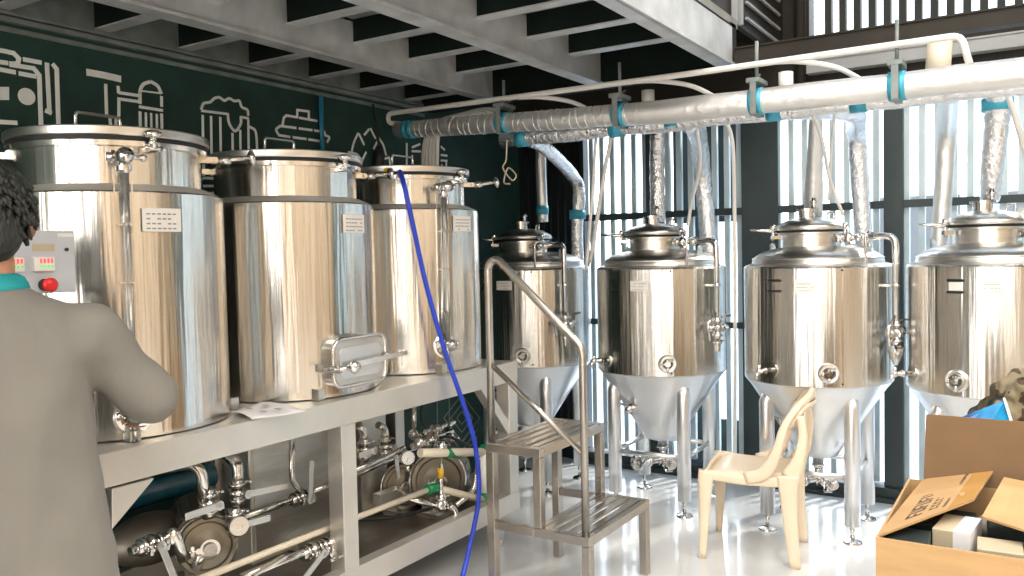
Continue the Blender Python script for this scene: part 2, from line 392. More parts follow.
# ------------------------------------------------------------------ mural icons (flat painted strokes on the wall)
def wallp(px, py): p = onx(px, py, WX); return (p.y, p.z)
def stroke(mb, pts, w, curve=False, th=.003):
    P = [V(wallp(*p)) for p in pts]
    if curve: P = [V((q.x, q.y)) for q in smooth_path([(p.x, p.y, 0) for p in P], 5)]
    for i in range(len(P)-1):
        a, b_ = P[i], P[i+1]; d = (b_-a); 
        if d.length < 1e-5: continue
        d.normalize(); n = V((-d.y, d.x))*(w/2); e = d*(w*.28 if (curve or len(P) > 2) else 0)
        q = [a-e+n, b_+e+n, b_+e-n, a-e-n]
        mb.prism([(WX+.0005, v.x, v.y) for v in q], (th+.0002*(i % 2)+.0001*(len(mb.v) % 3), 0, 0))
def disc(mb, px, py, r):
    c = wallp(px, py); mb.prism([(WX+.0005, c[0]+r*math.cos(k*PI/12), c[1]+r*math.sin(k*PI/12)) for k in range(24)], (.003, 0, 0))
def icon(label, strokes, mat='chalk', w=.017, extra=None):
    mb = MB()
    for s_ in strokes:
        pts, ww, cu = s_ if isinstance(s_, tuple) and len(s_) == 3 and isinstance(s_[2], bool) else (s_, w, False)
        stroke(mb, pts, ww, cu)
    if extra: extra(mb)
    return tag(mb.build('wall_mural', mat), label, 'mural', 'painted icons on the dark wall')
T = True
def mach(mb):
    disc(mb, 26.4, 96.6, .033); P = [wallp(*p) for p in ((-4, 87), (8.6, 87), (8.8, 100), (-4, 100))]
    mb.prism([(WX+.0005, a, b_) for a, b_ in P], (.003, 0, 0))
icon('white painted machine outline with round button, farthest left on the dark wall', [
    [(-8, 49), (7.6, 51.8)], [(8.8, 52.3), (13.2, 53.2), (18.5, 58.5), (17.6, 63.7), (10.5, 63.7)], [(-8, 61), (7.9, 63.2)],
    [(10.5, 64.8), (33.4, 68.4), (39, 75.1), (40.8, 126)], [(-8, 68), (15.5, 72.5)], [(18.5, 73.4), (36, 76.6)], [(22.8, 59.3), (41.3, 62.8)],
    [(46.6, 62.8), (49.2, 112)], [(45, 110.4), (51.4, 113.4)], [(52.9, 64.8), (56.4, 69), (58.3, 126)], [(-8, 121.5), (17, 123)]], extra=mach)
icon('white painted beer tap filling a glass on the dark wall', [
    ([(88, 72.4), (103, 75.2), (119, 78.8)], .028, False), [(105.4, 84), (106.3, 114.7)], [(109.3, 115.6), (110.5, 127)], [(117.8, 86), (118.4, 93.5)],
    [(118.6, 92.7), (140.6, 96)], [(118.6, 97.5), (118.6, 116.5)], [(116, 117.3), (115.4, 127)], [(120.5, 99.2), (140.6, 102)],
    ([(139.7, 103), (139.9, 91), (143.2, 84.5), (149.2, 82)], .015, T), ([(151.2, 82), (157.3, 86), (160.8, 93)], .015, T), ([(141.5, 91), (160.5, 93.3)], .007, False),
    [(161.3, 96.2), (161.3, 106.8)], [(138.8, 106.8), (162.6, 110.5)], [(139.7, 111.5), (140.2, 132)], ([(145.5, 112.5), (146, 132)], .01, False),
    ([(150.8, 113), (151.2, 132)], .01, False), ([(156.4, 114), (156.8, 132)], .01, False), [(161.3, 113.6), (161.8, 134)]], w=.013)
icon('white painted foaming beer mug on the dark wall', [
    ([(201, 109), (203.5, 103.5), (210, 102), (214, 98.5), (219, 97.5), (224, 100.5), (229, 98.5), (234, 101), (239, 101), (241.5, 107), (247, 110), (248, 115)], .013, T),
    [(201, 110.8), (227.5, 114)], ([(227.5, 114), (229, 123.5), (235, 131), (240.4, 124), (240.6, 117)], .013, T), [(240.6, 117), (248.5, 118.4)],
    [(202.4, 115), (203.5, 176)], [(210.8, 116), (211.6, 176)], [(220, 117), (220.8, 176)], [(232.2, 133), (232.8, 176)], [(240, 130), (240.6, 176)], [(248, 119.5), (248.8, 176)],
    ([(250, 127), (255.4, 132), (257, 150)], .013, T), ([(216, 178.6), (202, 178.6), (197.5, 185.5), (201.5, 193), (216, 193)], .013, T), [(203, 186), (216, 186)]], w=.012)
icon('white painted barrel lid outline on the dark wall above the middle tank', [
    [(297, 117), (297, 110), (308.5, 111.5), (308.5, 118.5)], [(282.4, 124.5), (283.5, 118), (286, 115.5), (297, 117.3)], [(299, 117.8), (317, 121)], ([(280, 126), (296, 128)], .013, False), ([(298.5, 128.4), (312, 130.2)], .013, False), ([(314, 130.5), (322, 131.7)], .013, False),
    ([(280, 126), (276, 129.6), (278.5, 135)], .013, T), [(278.5, 135.2), (290, 137)], [(292.5, 137.3), (306, 139)], [(308, 139.4), (324, 142)], ([(324, 131.5), (325, 135), (329, 137.5), (327, 142)], .013, T)], w=.013)
icon('white painted hop cone petals on the dark wall', [
    ([(351.5, 152), (353.5, 143), (357.7, 133.5)], .013, T), [(358.5, 133.5), (364, 145)], [(364, 135), (369, 129)], ([(370.2, 128.3), (375.4, 138.7)], .013, False), ([(373.3, 149), (378.5, 138.7)], .013, False), ([(379, 138.7), (383, 145), (385.8, 155)], .013, T),
    ([(348.3, 152.3), (356.7, 154.4), (362, 161.7)], .013, T), ([(377.5, 165), (382.7, 159.6), (389, 157.5)], .013, T), [(389, 158), (390, 166)], [(366, 152), (361, 162)]], w=.013)
icon('white painted short dashes of a grain ear by the black corner', [
    [(411.7, 147.5), (420, 144)], [(411.5, 151.2), (420.3, 151.4)], [(440.6, 146.5), (444.5, 150)], [(440.6, 155), (447, 155.8)], [(440.6, 160.5), (447, 160.8)], [(446, 161), (446, 170)], [(441.6, 164), (441.6, 170)], [(411.9, 155), (411.9, 170)], [(406.5, 143), (406.5, 170)]], w=.014)
dm = []
for k in (5, 11, 18): dm.append([(461.5, 418-k*1.3), (461.5+k, 418), (461.5, 418+k*1.3), (461.5-k, 418), (461.5, 418-k*1.3)])
for k in (0, 8, 16): dm += [[(446, 424+k), (461.5, 443+k), (477, 421+k)]]
dm += [[(437, 372), (437, 440)], [(443, 372), (449, 400), (449, 440)], [(484, 372), (484, 440)], [(470, 384), (480, 396)], [(454, 384), (446, 396)], [(490, 380), (490, 445)]]
icon('thin grey diamond and chevron line pattern low on the dark wall', dm, 'chalkthin', .007)

# wall pipes
def tube_obj(name, pts, r, mat, label, cat, group=None, seg=12, sm=8, r1=None):
    return tag(MB().tube(smooth_path(pts, sm) if sm else [V(p) for p in pts], r, seg, r1).build(name, mat), label, cat, group)
a = onx(321, 96, WX+.02); b2 = onx(322.5, 158, WX+.02)
tube_obj('blue_wall_pipe', [a, b2], .013, 'bluepipe', 'thin blue upright pipe on the dark wall beside the barrel icon', 'pipe', sm=0)
a = onx(373, 104, WX+.03); b2 = onx(380, 175, WX+.03)
kb = thing('black_cable', b2, 'black cable with a thick black sleeve hanging down over the hop icon', 'cable')
part(MB().tube([a-b2, V((0, 0, .16))], .008), 'cord', 'black', kb); part(MB().tube([V((0, 0, .17)), V((0, 0, .12)), V((0, 0, -.1))], [.014, .03, .034]), 'sleeve', 'black', kb)

# ------------------------------------------------------------------ overhead piping
def tape(parent, p, q, r, mat='teal_tape', name='tape_band'): return part(MB().cyl(p, q, r, seg=24), name, mat, parent)
DY = 3.9
duct = thing('insulated_main_pipe', (-3.28, DY, 2.29), 'long silver insulated main pipe running level below the mezzanine', 'pipe')
def dz(x): return 2.29-.075*min(1, (x+3.28)/1.7)-.01*max(0, (x+1.58)/2)
dp = [V((x, DY, dz(x))) for x in [-3.28+i*.13 for i in range(45)]]
o0 = duct.location.copy()
part(MB().tube([p-o0+V((0, 0, random.uniform(-.002, .002))) for p in dp], [(.049+.009*min(1, i/14))*random.uniform(.97, 1.03) for i, _ in enumerate(dp)], 28), 'wrapped_pipe', 'foilsoft', duct)
for px in (407, 412, 501, 506, 618, 623, 754, 760, 893, 902):
    p = ony(px, 100, DY); x = p.x; tape(duct, (x-.016-o0.x, 0, dz(x)-o0.z), (x+.016-o0.x, 0, dz(x)-o0.z), .054+.009*min(1, (x+3.28)/1.8))
cr = MB(); 
for i in range(34):
    x = -3.2+i*.045+random.uniform(-.01, .01); rc_ = .0495+.009*min(1, (x+3.28)/1.8); cr.lathe([(rc_, -.002), (rc_+.003, 0), (rc_, .002)], (x-o0.x, 0, dz(x)-o0.z), (1, random.uniform(-.15, .15), random.uniform(-.3, .3)), 20)
part(cr, 'wrap_crease', 'foil', duct)
for px in (504, 620, 757, 897):
    p = ony(px, 100, DY); x = p.x-o0.x
    h = MB(); h.box((x-.014, -.065, dz(p.x)-o0.z-.066), (x+.014, .065, dz(p.x)-o0.z-.06)); h.box((x-.014, -.068, dz(p.x)-o0.z-.06), (x+.014, -.062, dz(p.x)-o0.z+.08)); h.box((x-.014, .062, dz(p.x)-o0.z-.06), (x+.014, .068, dz(p.x)-o0.z+.08)); h.box((x-.03, -.07, dz(p.x)-o0.z+.08), (x+.03, .07, dz(p.x)-o0.z+.10)); h.cyl((x, 0, dz(p.x)-o0.z+.1), (x, 0, 2.49-o0.z), .008)
    h.cyl((x-.012, -.03, dz(p.x)-o0.z+.09), (x-.012, .09, dz(p.x)-o0.z+.14), .006)
    part(h, 'hanger_clamp', 'galvdark', duct)
# second wrapped pipe behind
d2 = thing('insulated_return_pipe', (-2.62, 4.05, 2.225), 'second silver wrapped pipe tucked behind and below the main one', 'pipe')
part(MB().tube([V((i*.15, 0, -.04+.006*math.sin(i*1.7))) for i in range(37)], [.045*random.uniform(.94, 1.06) for _ in range(37)], 20), 'wrapped_pipe', 'foil', d2)
for i in (.7, 4.6, 6.7, 10.1, 12.6): tape(d2, (i*.15, 0, -.04), (i*.15+.07, 0, -.04), .049)
# conduit
cpts = [V((-3.30, DY+.01, 2.33)), V((-3.36+.02, DY, 2.36)), V((-3.32, DY-.02, 2.395)), V((-1.5, DY-.02, 2.378)), V((-.27, DY-.02, 2.378)), V((-.245, DY-.02, 2.26))]
tag(MB().tube(fillet([V((-3.24, DY+.05, 2.33)), V((-3.33, DY-.02, 2.335)), V((-3.33, DY-.02, 2.392)), V((-1.5, DY-.02, 2.38)), V((-.275, DY-.02, 2.382)), V((-.245, DY-.02, 2.262))], .04), .0145, 14).build('white_conduit', 'white_pvc'),
    'long thin white conduit running just above the silver main pipe', 'conduit')
gl = 'white tubes curving off the conduit'
for k, (px, py, L_) in enumerate(((540, 96, .5), (655, 82, .42), (792, 66, .34))):
    p = ony(px-20, py, DY); tube_obj('curved_conduit', [V((p.x, DY-.02, 2.381)), V((p.x+.12, DY+.03, 2.375)), V((p.x+.26, DY+.12, 2.345)), V((p.x+.38, DY+.22, 2.27))], .012, 'white_pvc', 'white branch tube curving back from the conduit above the %s' % ('first small fermenter', 'second fermenter', 'third fermenter')[k], 'conduit', gl)
for k in range(5):
    z = 2.36-.012*k; y = 3.98+.03*k; x = -2.98+.015*k
    tube_obj('looped_tube', [V((-3.15+.026*k, 3.98, 1.75)), V((-3.15+.026*k, 3.98, 2.1)), V((-3.12+.026*k, 4.0, 2.27+.008*k)), V((-3.0+.03*k, y+.02, 2.34+.012*k)), V((-2.78+.02*k, y+.02, 2.33+.01*k)), V((-2.72, y+.02, 2.25))], .013, 'white_pvc',
             'white tube of the bunch looping up behind the third tank, %s' % ('leftmost', 'second from left', 'middle one', 'second from right', 'rightmost')[k], 'tube', 'white tubes behind the third tank')
for k, px in enumerate((466, 648, 786)):
    p = ony(px, 100, 4.12)
    s_ = MB().cyl((0, 0, 0), (0, 0, .115), .034, seg=24); o_ = tag(s_.build('pipe_stub', 'white_pvc'), ('white pipe stub rising behind the main pipe beside the first blue taped hanger', 'white pipe stub rising behind the main pipe beside the third hanger', 'pale boxy pipe stub above the main pipe near the brown beam')[k], 'pipe'); o_.location = (p.x, 4.12, 2.26)
p = ony(936, 56, 4.0); o_ = tag(MB().cyl((0, 0, 0), (.01, 0, .17), .05, seg=24).build('cream_sleeve', 'cream'), 'cream wrapped pipe sleeve standing above the main pipe at right', 'pipe'); o_.location = (p.x, 4.05, 2.24)
wrp = tube_obj('knotted_cord', [ony(507, 140, 4.0), ony(506, 160, 4.0), ony(503, 168, 4.0), ony(512, 180, 4.0), ony(516, 175, 4.0), ony(508, 168, 4.0), ony(504, 182, 4.0), ony(510, 184, 4.0)], .0045, 'cream', 'thin looped pale cord dangling from the pipe over the black wall', 'cord', seg=8)

# ------------------------------------------------------------------ foil drop hoses
FY = 4.73
def hose(pts, r, label, mat='foil', bands=(), wob=.06):
    base = V(pts[-1]); t_ = thing('foil_drop_hose', base, label, 'hose', 'foil wrapped drops from the main pipe')
    P = smooth_path([V(p)-base for p in pts], 9); n = len(P)
    rr = [(r if isinstance(r, (int, float)) else r[0]+(r[1]-r[0])*i/(n-1))*random.uniform(1-wob, 1+wob) for i in range(n)]
    part(MB().tube(P, rr, 18), 'foil_wrap', mat, t_)
    for bz, br in bands:
        q = min(P, key=lambda v: abs(v.z+base.z-bz)); tape(t_, q+V((0, 0, -.03)), q+V((0, 0, .03)), br)
    return t_
def Y(px, py, y): return ony(px, py, y)
hose([Y(541, 134, 4.9), Y(541, 170, 4.9), Y(543, 222, 4.9)], .036, 'straight silver pipe dropping behind the first fermenter, blue tape at its foot', 'foilsoft', [(Y(543, 213, 4.9).z, .041)], .01)
hose([V((-2.50, 4.02, 2.20)), V((-2.54, 4.4, 2.17)), Y(574, 178, 4.95), Y(579, 195, 4.98), Y(577, 230, 5.0), Y(579, 305, 5.0)], .042, 'crinkled foil hose bending down between the first and second fermenters', 'foil', [(Y(577, 213, 5.0).z, .055)])
hose([Y(658, 118, 4.9), Y(657, 160, 4.9), Y(658, 222, 4.9)], .046, 'foil hose dropping straight behind the cap of the second fermenter')
hose([Y(690, 122, 4.3), Y(698, 136, 4.7), Y(703, 180, 5.0), Y(711, 262, 5.0)], .052, 'wide silver foil hose slanting behind the right side of the second fermenter')
hose([Y(816, 112, 4.60), Y(815, 160, 4.72), Y(813, 215, 4.82)], (.033, .052), 'pale tapering foil hose above the cap of the third fermenter', 'foilsoft', (), .03)
hose([V((-1.12, 4.08, 2.2)), Y(848, 112, 4.5), Y(856, 130, 4.85), Y(859, 170, 4.95), Y(864, 248, 5.0)], .048, 'heavily crinkled foil hose right of the third fermenter cap')
hose([Y(949, 92, 4.6), Y(947, 130, 4.95), Y(944, 180, 5.0), Y(938, 262, 5.0)], .046, 'smooth tall foil hose standing left of the fourth fermenter', 'foilsoft', (), .02)
hose([Y(998, 88, 4.62), Y(997, 120, 4.7), Y(992, 170, 4.75), Y(990, 200, 4.82)], (.062, .045), 'broad foil hose with pale blue tape above the fourth fermenter cap', 'foil', [(Y(997, 105, 4.65).z, .07)])
gt = 'thin clear plastic tubes hanging from the pipes'
for pts, lab, r in (([Y(604, 122, 4.2), Y(611, 135, 4.3), Y(603, 180, 4.3), Y(597, 220, 4.3), Y(590, 262, 4.4)], 'thin white tube hanging left of the second fermenter neck', .012),
               ([Y(600, 124, 4.15), Y(596, 140, 4.2), Y(592, 200, 4.2), Y(586, 270, 4.3)], 'second thin white tube drooping close beside the hose near the first fermenter', .009),
               ([Y(720, 116, 4.15), Y(731, 135, 4.3), Y(734, 180, 4.4), Y(735, 300, 4.6), Y(735, 470, 5.0)], 'thin white tube dropping to the floor between second and third fermenters', .011),
               ([Y(697, 130, 4.3), Y(700, 165, 4.5), Y(692, 200, 4.6), Y(688, 226, 4.6)], 'short thin tube curling onto the second fermenter lid', .01),
               ([Y(812, 113, 4.1), Y(822, 140, 4.3), Y(830, 180, 4.5), Y(843, 215, 4.62)], 'thin tube slanting down to the third fermenter lid', .009),
               ([Y(835, 112, 4.2), Y(831, 150, 4.5), Y(829, 200, 4.6)], 'thin clear tube hanging over the third fermenter cap', .007),
               ([Y(1008, 95, 4.2), Y(1019, 130, 4.3), Y(1028, 165, 4.45), V((-.02, 4.60, 1.75)), V((-.10, 4.66, 1.64))], 'white tube leaving the pipe at the right edge', .012)):
    tube_obj('thin_tube', pts, r, 'white_pvc', lab, 'tube', gt, seg=10)

# ------------------------------------------------------------------ small fittings
def clamp_valve(mb, p, d, r=.022, L_=.05):   # tri-clamp joint along d
    p, d = V(p), V(d).normalized()
    mb.cyl(p-d*L_/2, p+d*L_/2, r); mb.cyl(p-d*.006, p+d*.006, r*1.5); a, b_ = basis(d)
    mb.cyl(p+a*r*1.7-d*.008, p+a*r*1.7+d*.008, r*.45, seg=8); mb.cyl(p+a*r*1.9, p+a*r*3.0, r*.22, seg=8)
    mb.obox(p+a*r*2.5-b_*r*.8, p+a*r*2.5+b_*r*.8, r*.5, r*.3)
def wingnut(mb, p, d, s=.02):
    p, d = V(p), V(d).normalized(); a, b_ = basis(d); mb.cyl(p, p+d*s*1.5, s*.3, seg=8); mb.obox(p+d*s*1.5-a*s, p+d*s*1.5+a*s, s*.35, s*.7, up=tuple(d))
def label_on(parent, r, ang, z0, z1, w, cz=0, name='label_plate', mat='label', rows=3):
    n = 8; mb = MB(); da = w/r
    vs = []
    for i in range(n+1):
        an = ang-da/2+da*i/n
        for rr in (r+.001, r+.006):
            for z in (z0, z1): vs.append(V((rr*math.cos(an), rr*math.sin(an), z)))
    fs = []
    for i in range(n):
        k = i*4; fs += [(k+2, k+6, k+7, k+3), (k, k+1, k+5, k+4), (k, k+4, k+6, k+2), (k+1, k+3, k+7, k+5)]
    fs += [(0, 2, 3, 1), (4*n, 4*n+1, 4*n+3, 4*n+2)]
    lp = part(mb.add(vs, fs), name, mat, parent)
    if rows:
        pr = MB(); H = z1-z0
        for rI in range(rows):
            z = z1-H*(.22+.62*rI/max(1, rows-1)*1)
            for c_ in range(6):
                if random.random() < .2: continue
                a0_ = ang-da*.4+da*.8*c_/6; a1_ = a0_+da*.09; q = []
                for an, zz in ((a0_, z), (a1_, z), (a1_, z-H*.06), (a0_, z-H*.06)): q.append(V(((r+.0062)*math.cos(an), (r+.0062)*math.sin(an), zz)))
                pr.prism(q, (q[0].x/r*.0006, q[0].y/r*.0006, 0))
        part(pr, 'print', 'greyink', lp)
    return lp

# ------------------------------------------------------------------ fermenters
def fermenter(cx, label, gauge_ang, capdx=-.03, sample_ang=-2.25, kind=0, arm_ang=-.4):
    f = thing('conical_fermenter', (cx, FY, 0), label, 'fermenter', 'conical steel fermenters along the slatted wall')
    R = .385
    part(MB().lathe([(R-.006, .815), (R, .822), (R, 1.425), (R-.008, 1.436)], seg=96), 'body', 'fvessel', f)
    sh = MB(); sh.lathes([(R-.008, 1.436), (R-.03, 1.445), (.342, 1.447)], seg=72); sh.lathes([(.342, 1.445), (.340, 1.462), (.328, 1.482), (.30, 1.502), (.25, 1.520), (.20, 1.531), (.155, 1.538)], seg=72)
    sh.lathes([(.336, 1.468), (.343, 1.473), (.336, 1.478)], seg=72)
    part(sh, 'shoulder', 'steel', f)
    part(MB().lathes([(R-.006, .815), (R-.03, .785), (.30, .70), (.20, .545), (.125, .43), (.105, .395), (.075, .385), (.03, .375), (.03, .34), (0, .34)], seg=72), 'cone', 'cone', f)
    nk = MB(); nk.lathe([(.155, 1.53), (.155, 1.60), (.172, 1.602), (.172, 1.618)], (capdx, 0, 0), seg=64); part(nk, 'neck', 'steel', f)
    part(MB().lathe([(.178, 1.613), (.1865, 1.617), (.178, 1.625)], (capdx, 0, 0), seg=64), 'gasket', 'black', f)
    part(MB().lathes([(.181, 1.624), (.188, 1.628), (.188, 1.642), (.178, 1.655), (.13, 1.680), (.06, 1.695), (.0, 1.697)], (capdx, 0, 0), seg=64), 'lid', 'steel', f)
    cp = MB(); cp.lathe([(.045, 1.68), (.045, 1.73), (.058, 1.731), (.058, 1.743), (.0, 1.745)], (capdx-.02, 0, 0), seg=32); cp.cyl((capdx+.02, -.02, 1.74), (capdx+.02, -.02, 1.80), .012); cp.cyl((capdx+.02, -.02, 1.775), (capdx+.02, -.02, 1.785), .02)
    part(cp, 'cap', 'polish', f)
    for i, an in enumerate((-PI*.83, -PI*.12, PI*.45)):
        c = MB(); d = V((math.cos(an), math.sin(an), 0)); o = V((capdx, 0, 1.62)); c.obox(o+d*.165+V((0, 0, -.03)), o+d*.215+V((0, 0, -.03)), .03, .018); c.cyl(o+d*.205-V((0, 0, .05)), o+d*.205+V((0, 0, .02)), .008)
        if i != 1: c.tube([o+d*.18+V((0, 0, .005)), o+d*.235+V((0, 0, .008)), o+d*.33+V((0, 0, .014))], [.014, .011, .005])
        c.ball(o+d*.205+V((0, 0, .025)), .016); part(c, 'lid_clamp', 'polish', f)
    lh = MB(); lh.tube(fillet([(capdx+.08, .03, 1.655), (capdx+.08, .03, 1.72), (capdx+.12, .0, 1.72), (capdx+.12, .0, 1.65)], .02), .006, 8); part(lh, 'lid_handle', 'polish', f)
    for an in (2.7, -.35):        # lifting lugs
        d = V((math.cos(an), math.sin(an), 0)); e = V((-d.y, d.x, 0)); q = [d*.29+e*-.028+V((0, 0, 1.48)), d*.29+e*.028+V((0, 0, 1.48)), d*.30+e*.02+V((0, 0, 1.55)), d*.30+V((0, 0, 1.562)), d*.30-e*.02+V((0, 0, 1.55))]
        lg = MB(); lg.prism(q, d*.008); lg.cyl(d*.30+V((0, 0, 1.535))-d*.006, d*.30+V((0, 0, 1.535))+d*.012, .01); part(lg, 'lifting_lug', 'steel', f)
    for sx in (-1, 1):
        for sy in (-1, 1):
            x, y = sx*.218, sy*.218; g = MB(); g.tube([(x, y, .09), (x, y, .70), (x*.97, y*.97, .735), (x*.90, y*.90, .76)], [.040, .040, .037, .02], 24)
            lg = part(g, 'leg', 'cone', f)
            ft = MB(); ft.cyl((x, y, .02), (x, y, .09), .011); ft.lathe([(.0, .018), (.02, .016), (.045, .008), (.048, 0)], (x, y, 0), seg=28); part(ft, 'foot', 'polish', lg)
    for (x0, y0, x1, y1) in ((-.218, -.218, .218, -.218), (.218, -.218, .218, .218), (-.218, .218, .218, .218), (-.218, -.218, -.218, .218)):
        part(MB().cyl((x0, y0, .335), (x1, y1, .335), .014, seg=12), 'cross_brace', 'steel', f)
    # blow-off arm and valve at the right
    a1 = arm_ang; d = V((math.cos(a1), math.sin(a1), 0)); Rr = R+.055
    arm = MB(); arm.tube(fillet([V((capdx, 0, 1.575))+d*.14, V((0, 0, 1.585))+d*Rr, V((0, 0, 1.03))+d*Rr], .06, 8), .0165, 16)
    ap = part(arm, 'blow_off_arm', 'polish', f)
    fit = MB(); clamp_valve(fit, V((capdx, 0, 1.577))+d*.19, d, .018); clamp_valve(fit, V((capdx, 0, 1.58))+d*.30, d, .018); wingnut(fit, V((capdx, 0, 1.60))+d*.22, (0, 0, 1)); wingnut(fit, V((capdx, 0, 1.55))+d*.22, (d.x, d.y-.7, -.4)); fit.ball(V((capdx, 0, 1.58))+d*.22, .03); part(fit, 'clamp_joint', 'polish', ap)
    thn = MB(); e = V((-d.y, d.x, 0)); q = V((math.cos(a1-.42), math.sin(a1-.42), 0))*(R+.022)
    thn.tube(fillet([q+V((0, 0, 1.44)), q+V((0, 0, 1.59)), q*.85+d*.06+V((0, 0, 1.605)), d*.33+V((0, 0, 1.59))], .03), .0075, 10); part(thn, 'spray_line', 'polish', ap)
    br = MB(); br.obox(d*R+V((0, 0, 1.33)), d*(Rr+.02)+V((0, 0, 1.33)), .012, .012); br.lathe([(.019, -.01), (.022, 0), (.019, .01)], d*Rr+V((0, 0, 1.33)), seg=16); br.obox(d*Rr+e*-.03+V((0, 0, 1.33)), d*Rr+e*.03+V((0, 0, 1.33)), .008, .008); part(br, 'pipe_bracket', 'polish', ap)
    vv = MB(); P0 = d*Rr; clamp_valve(vv, P0+V((0, 0, 1.13)), (0, 0, 1), .02); clamp_valve(vv, P0+V((0, 0, 1.05)), (0, 0, 1), .022); vv.ball(P0+V((0, 0, 1.09)), .03); clamp_valve(vv, P0-e*.05+V((0, 0, 1.09)), e, .018); clamp_valve(vv, P0+e*.045+V((0, 0, 1.09)), e, .016)
    vv.obox(P0+e*.02+V((0, 0, 1.15)), P0+e*.11+V((0, 0, 1.155)), .01, .012); wingnut(vv, P0+V((0, 0, 1.02)), (d.x, d.y, 0)); vv.tube([P0-e*.02+V((0, 0, 1.16)), P0-e*.075+V((0, 0, 1.12)), P0-e*.06+V((0, 0, 1.02))], .009, 8)
    vl = part(vv, 'side_valve', 'polish', f)
    hp = MB(); 
    if kind == 1: hp.lathe([(.005, .925), (.012, .93), (.042, 1.0), (.044, 1.012), (.0, 1.014)], P0, seg=24)
    else: hp.lathe([(.0, .955), (.016, .957), (.020, 1.0), (.03, 1.004), (.03, 1.014), (.0, 1.016)], P0, seg=24)
    part(hp, 'outlet_cup', 'polish', vl)
    # round inspection port with clamp and drain
    d = V((math.cos(gauge_ang), math.sin(gauge_ang), 0)); g = MB(); g.lathe([(.052, R-.01), (.052, R+.008), (.045, R+.014), (.036, R+.012), (.034, R+.02), (.030, R+.02), (.030, R+.012)], (0, 0, .895), d, 32)
    pt = part(g, 'inspection_port', 'steel', f); part(MB().lathe([(.031, R+.012), (0, R+.013)], (0, 0, .895), d, 24), 'port_glass', 'porthole', pt)
    k = MB(); o = d*(R+.016)+V((0, 0, .895)); e = V((-d.y, d.x, 0)); clamp_valve(k, o+d*.01, d, .011, .03); wingnut(k, o+e*.012, (d.x*.5, d.y*.5, .7), .018); wingnut(k, o-e*.018, (-e.x, -e.y, -.5), .016); k.cyl(o+V((0, 0, -.02)), o+V((0, 0, -.05)), .008, seg=10); part(k, 'port_clamp', 'polish', pt)
    d = V((math.cos(sample_ang), math.sin(sample_ang), 0)); e = V((-d.y, d.x, 0)); k = MB(); o = d*R+V((0, 0, .895)); k.lathe([(.045, -.01), (.045, .006), (.0, .007)], o, d, 28); k.cyl(o, o+d*.10, .011); clamp_valve(k, o+d*.05, d, .013, .03); k.ball(o+d*.09, .017); k.cyl(o+d*.09-e*.03, o+d*.09+e*.03, .007); k.cyl(o+d*.09, o+d*.09+V((0, 0, .035)), .01); k.cyl(o+d*.10, o+d*.11+V((0, 0, -.04)), .009)
    part(k, 'sample_tap', 'polish', f)
    # cone valve
    ca = -1.95; d = V((math.cos(ca), math.sin(ca), 0)); e = V((-d.y, d.x, 0)); k = MB(); o = d*.16+V((0, 0, .60)); k.lathe([(.045, .02), (.045, .05), (.038, .055)], V((0, 0, .60))+d*.10, d, 24); k.cyl(o, o+d*.12, .022); clamp_valve(k, o+d*.05, d, .022, .04); clamp_valve(k, o+d*.10, d, .02, .03); k.obox(o+d*.09-e*.02, o+d*.09-e*.12+V((0, 0, .02)), .012, .012); k.ball(o+d*.12, .026); k.cyl(o+e*.02, o+e*.06, .016)
    part(k, 'cone_valve', 'polish', f)
    # bottom outlet tee with valves
    k = MB(); clamp_valve(k, (0, 0, .335), (0, 0, 1), .024, .04); k.tube(fillet([(0, 0, .33), (0, 0, .255), (-.10, -.11, .255)], .04), .019, 14); k.cyl((0, 0, .255), (.12, -.13, .262), .017); clamp_valve(k, (-.06, -.07, .255), (-1, -1.1, 0), .022); k.lathe([(.0, 0), (.046, .0), (.046, .02), (.03, .024), (.014, .03), (0, .03)], (-.11, -.12, .25), (-.3, -1, .1), 24)
    clamp_valve(k, (.05, -.05, .258), (1, -1, 0), .02); clamp_valve(k, (.10, -.11, .26), (1, -1, 0), .02); wingnut(k, (.06, -.06, .24), (.3, -.6, -1), .022); wingnut(k, (-.03, -.05, .28), (0, -1, .4), .02)
    part(k, 'bottom_valve', 'polish', f)
    label_on(f, R, -1.50, 1.305, 1.362, .105, name='label_plate', rows=3)
    for z in (1.303, 1.358): label_on(f, R, -1.92, z, z+.012, .075, name='black_tape_strip', mat='black', rows=0)
    if cx > -.5: label_on(f, R, -1.92, 1.317, 1.356, .055, name='paper_slip', mat='label', rows=0)
    for an, z in ((-.62-.42, 1.415), (-.62-.42, .84)): part(MB().ball((R*math.cos(an), R*math.sin(an), z), .006, 8, 6), 'weld_stud', 'black', f)
    return f
FX = (-2.85, -1.94, -1.03, -.20)
fermenter(FX[0], 'small conical fermenter half hidden behind the step handrail', -1.2, -.06, -2.7, 0, -.56)
fermenter(FX[1], 'conical fermenter between the step ladder and the plastic chair', -1.1, -.03, -2.15, 0, -.40)
fermenter(FX[2], 'conical fermenter standing directly behind the cream plastic chair', -1.22, -.03, -2.0, 1, -.34)
fermenter(FX[3], 'conical fermenter behind the cardboard cartons at the right edge', -1.9, -.02, -2.6, 1, -.3)

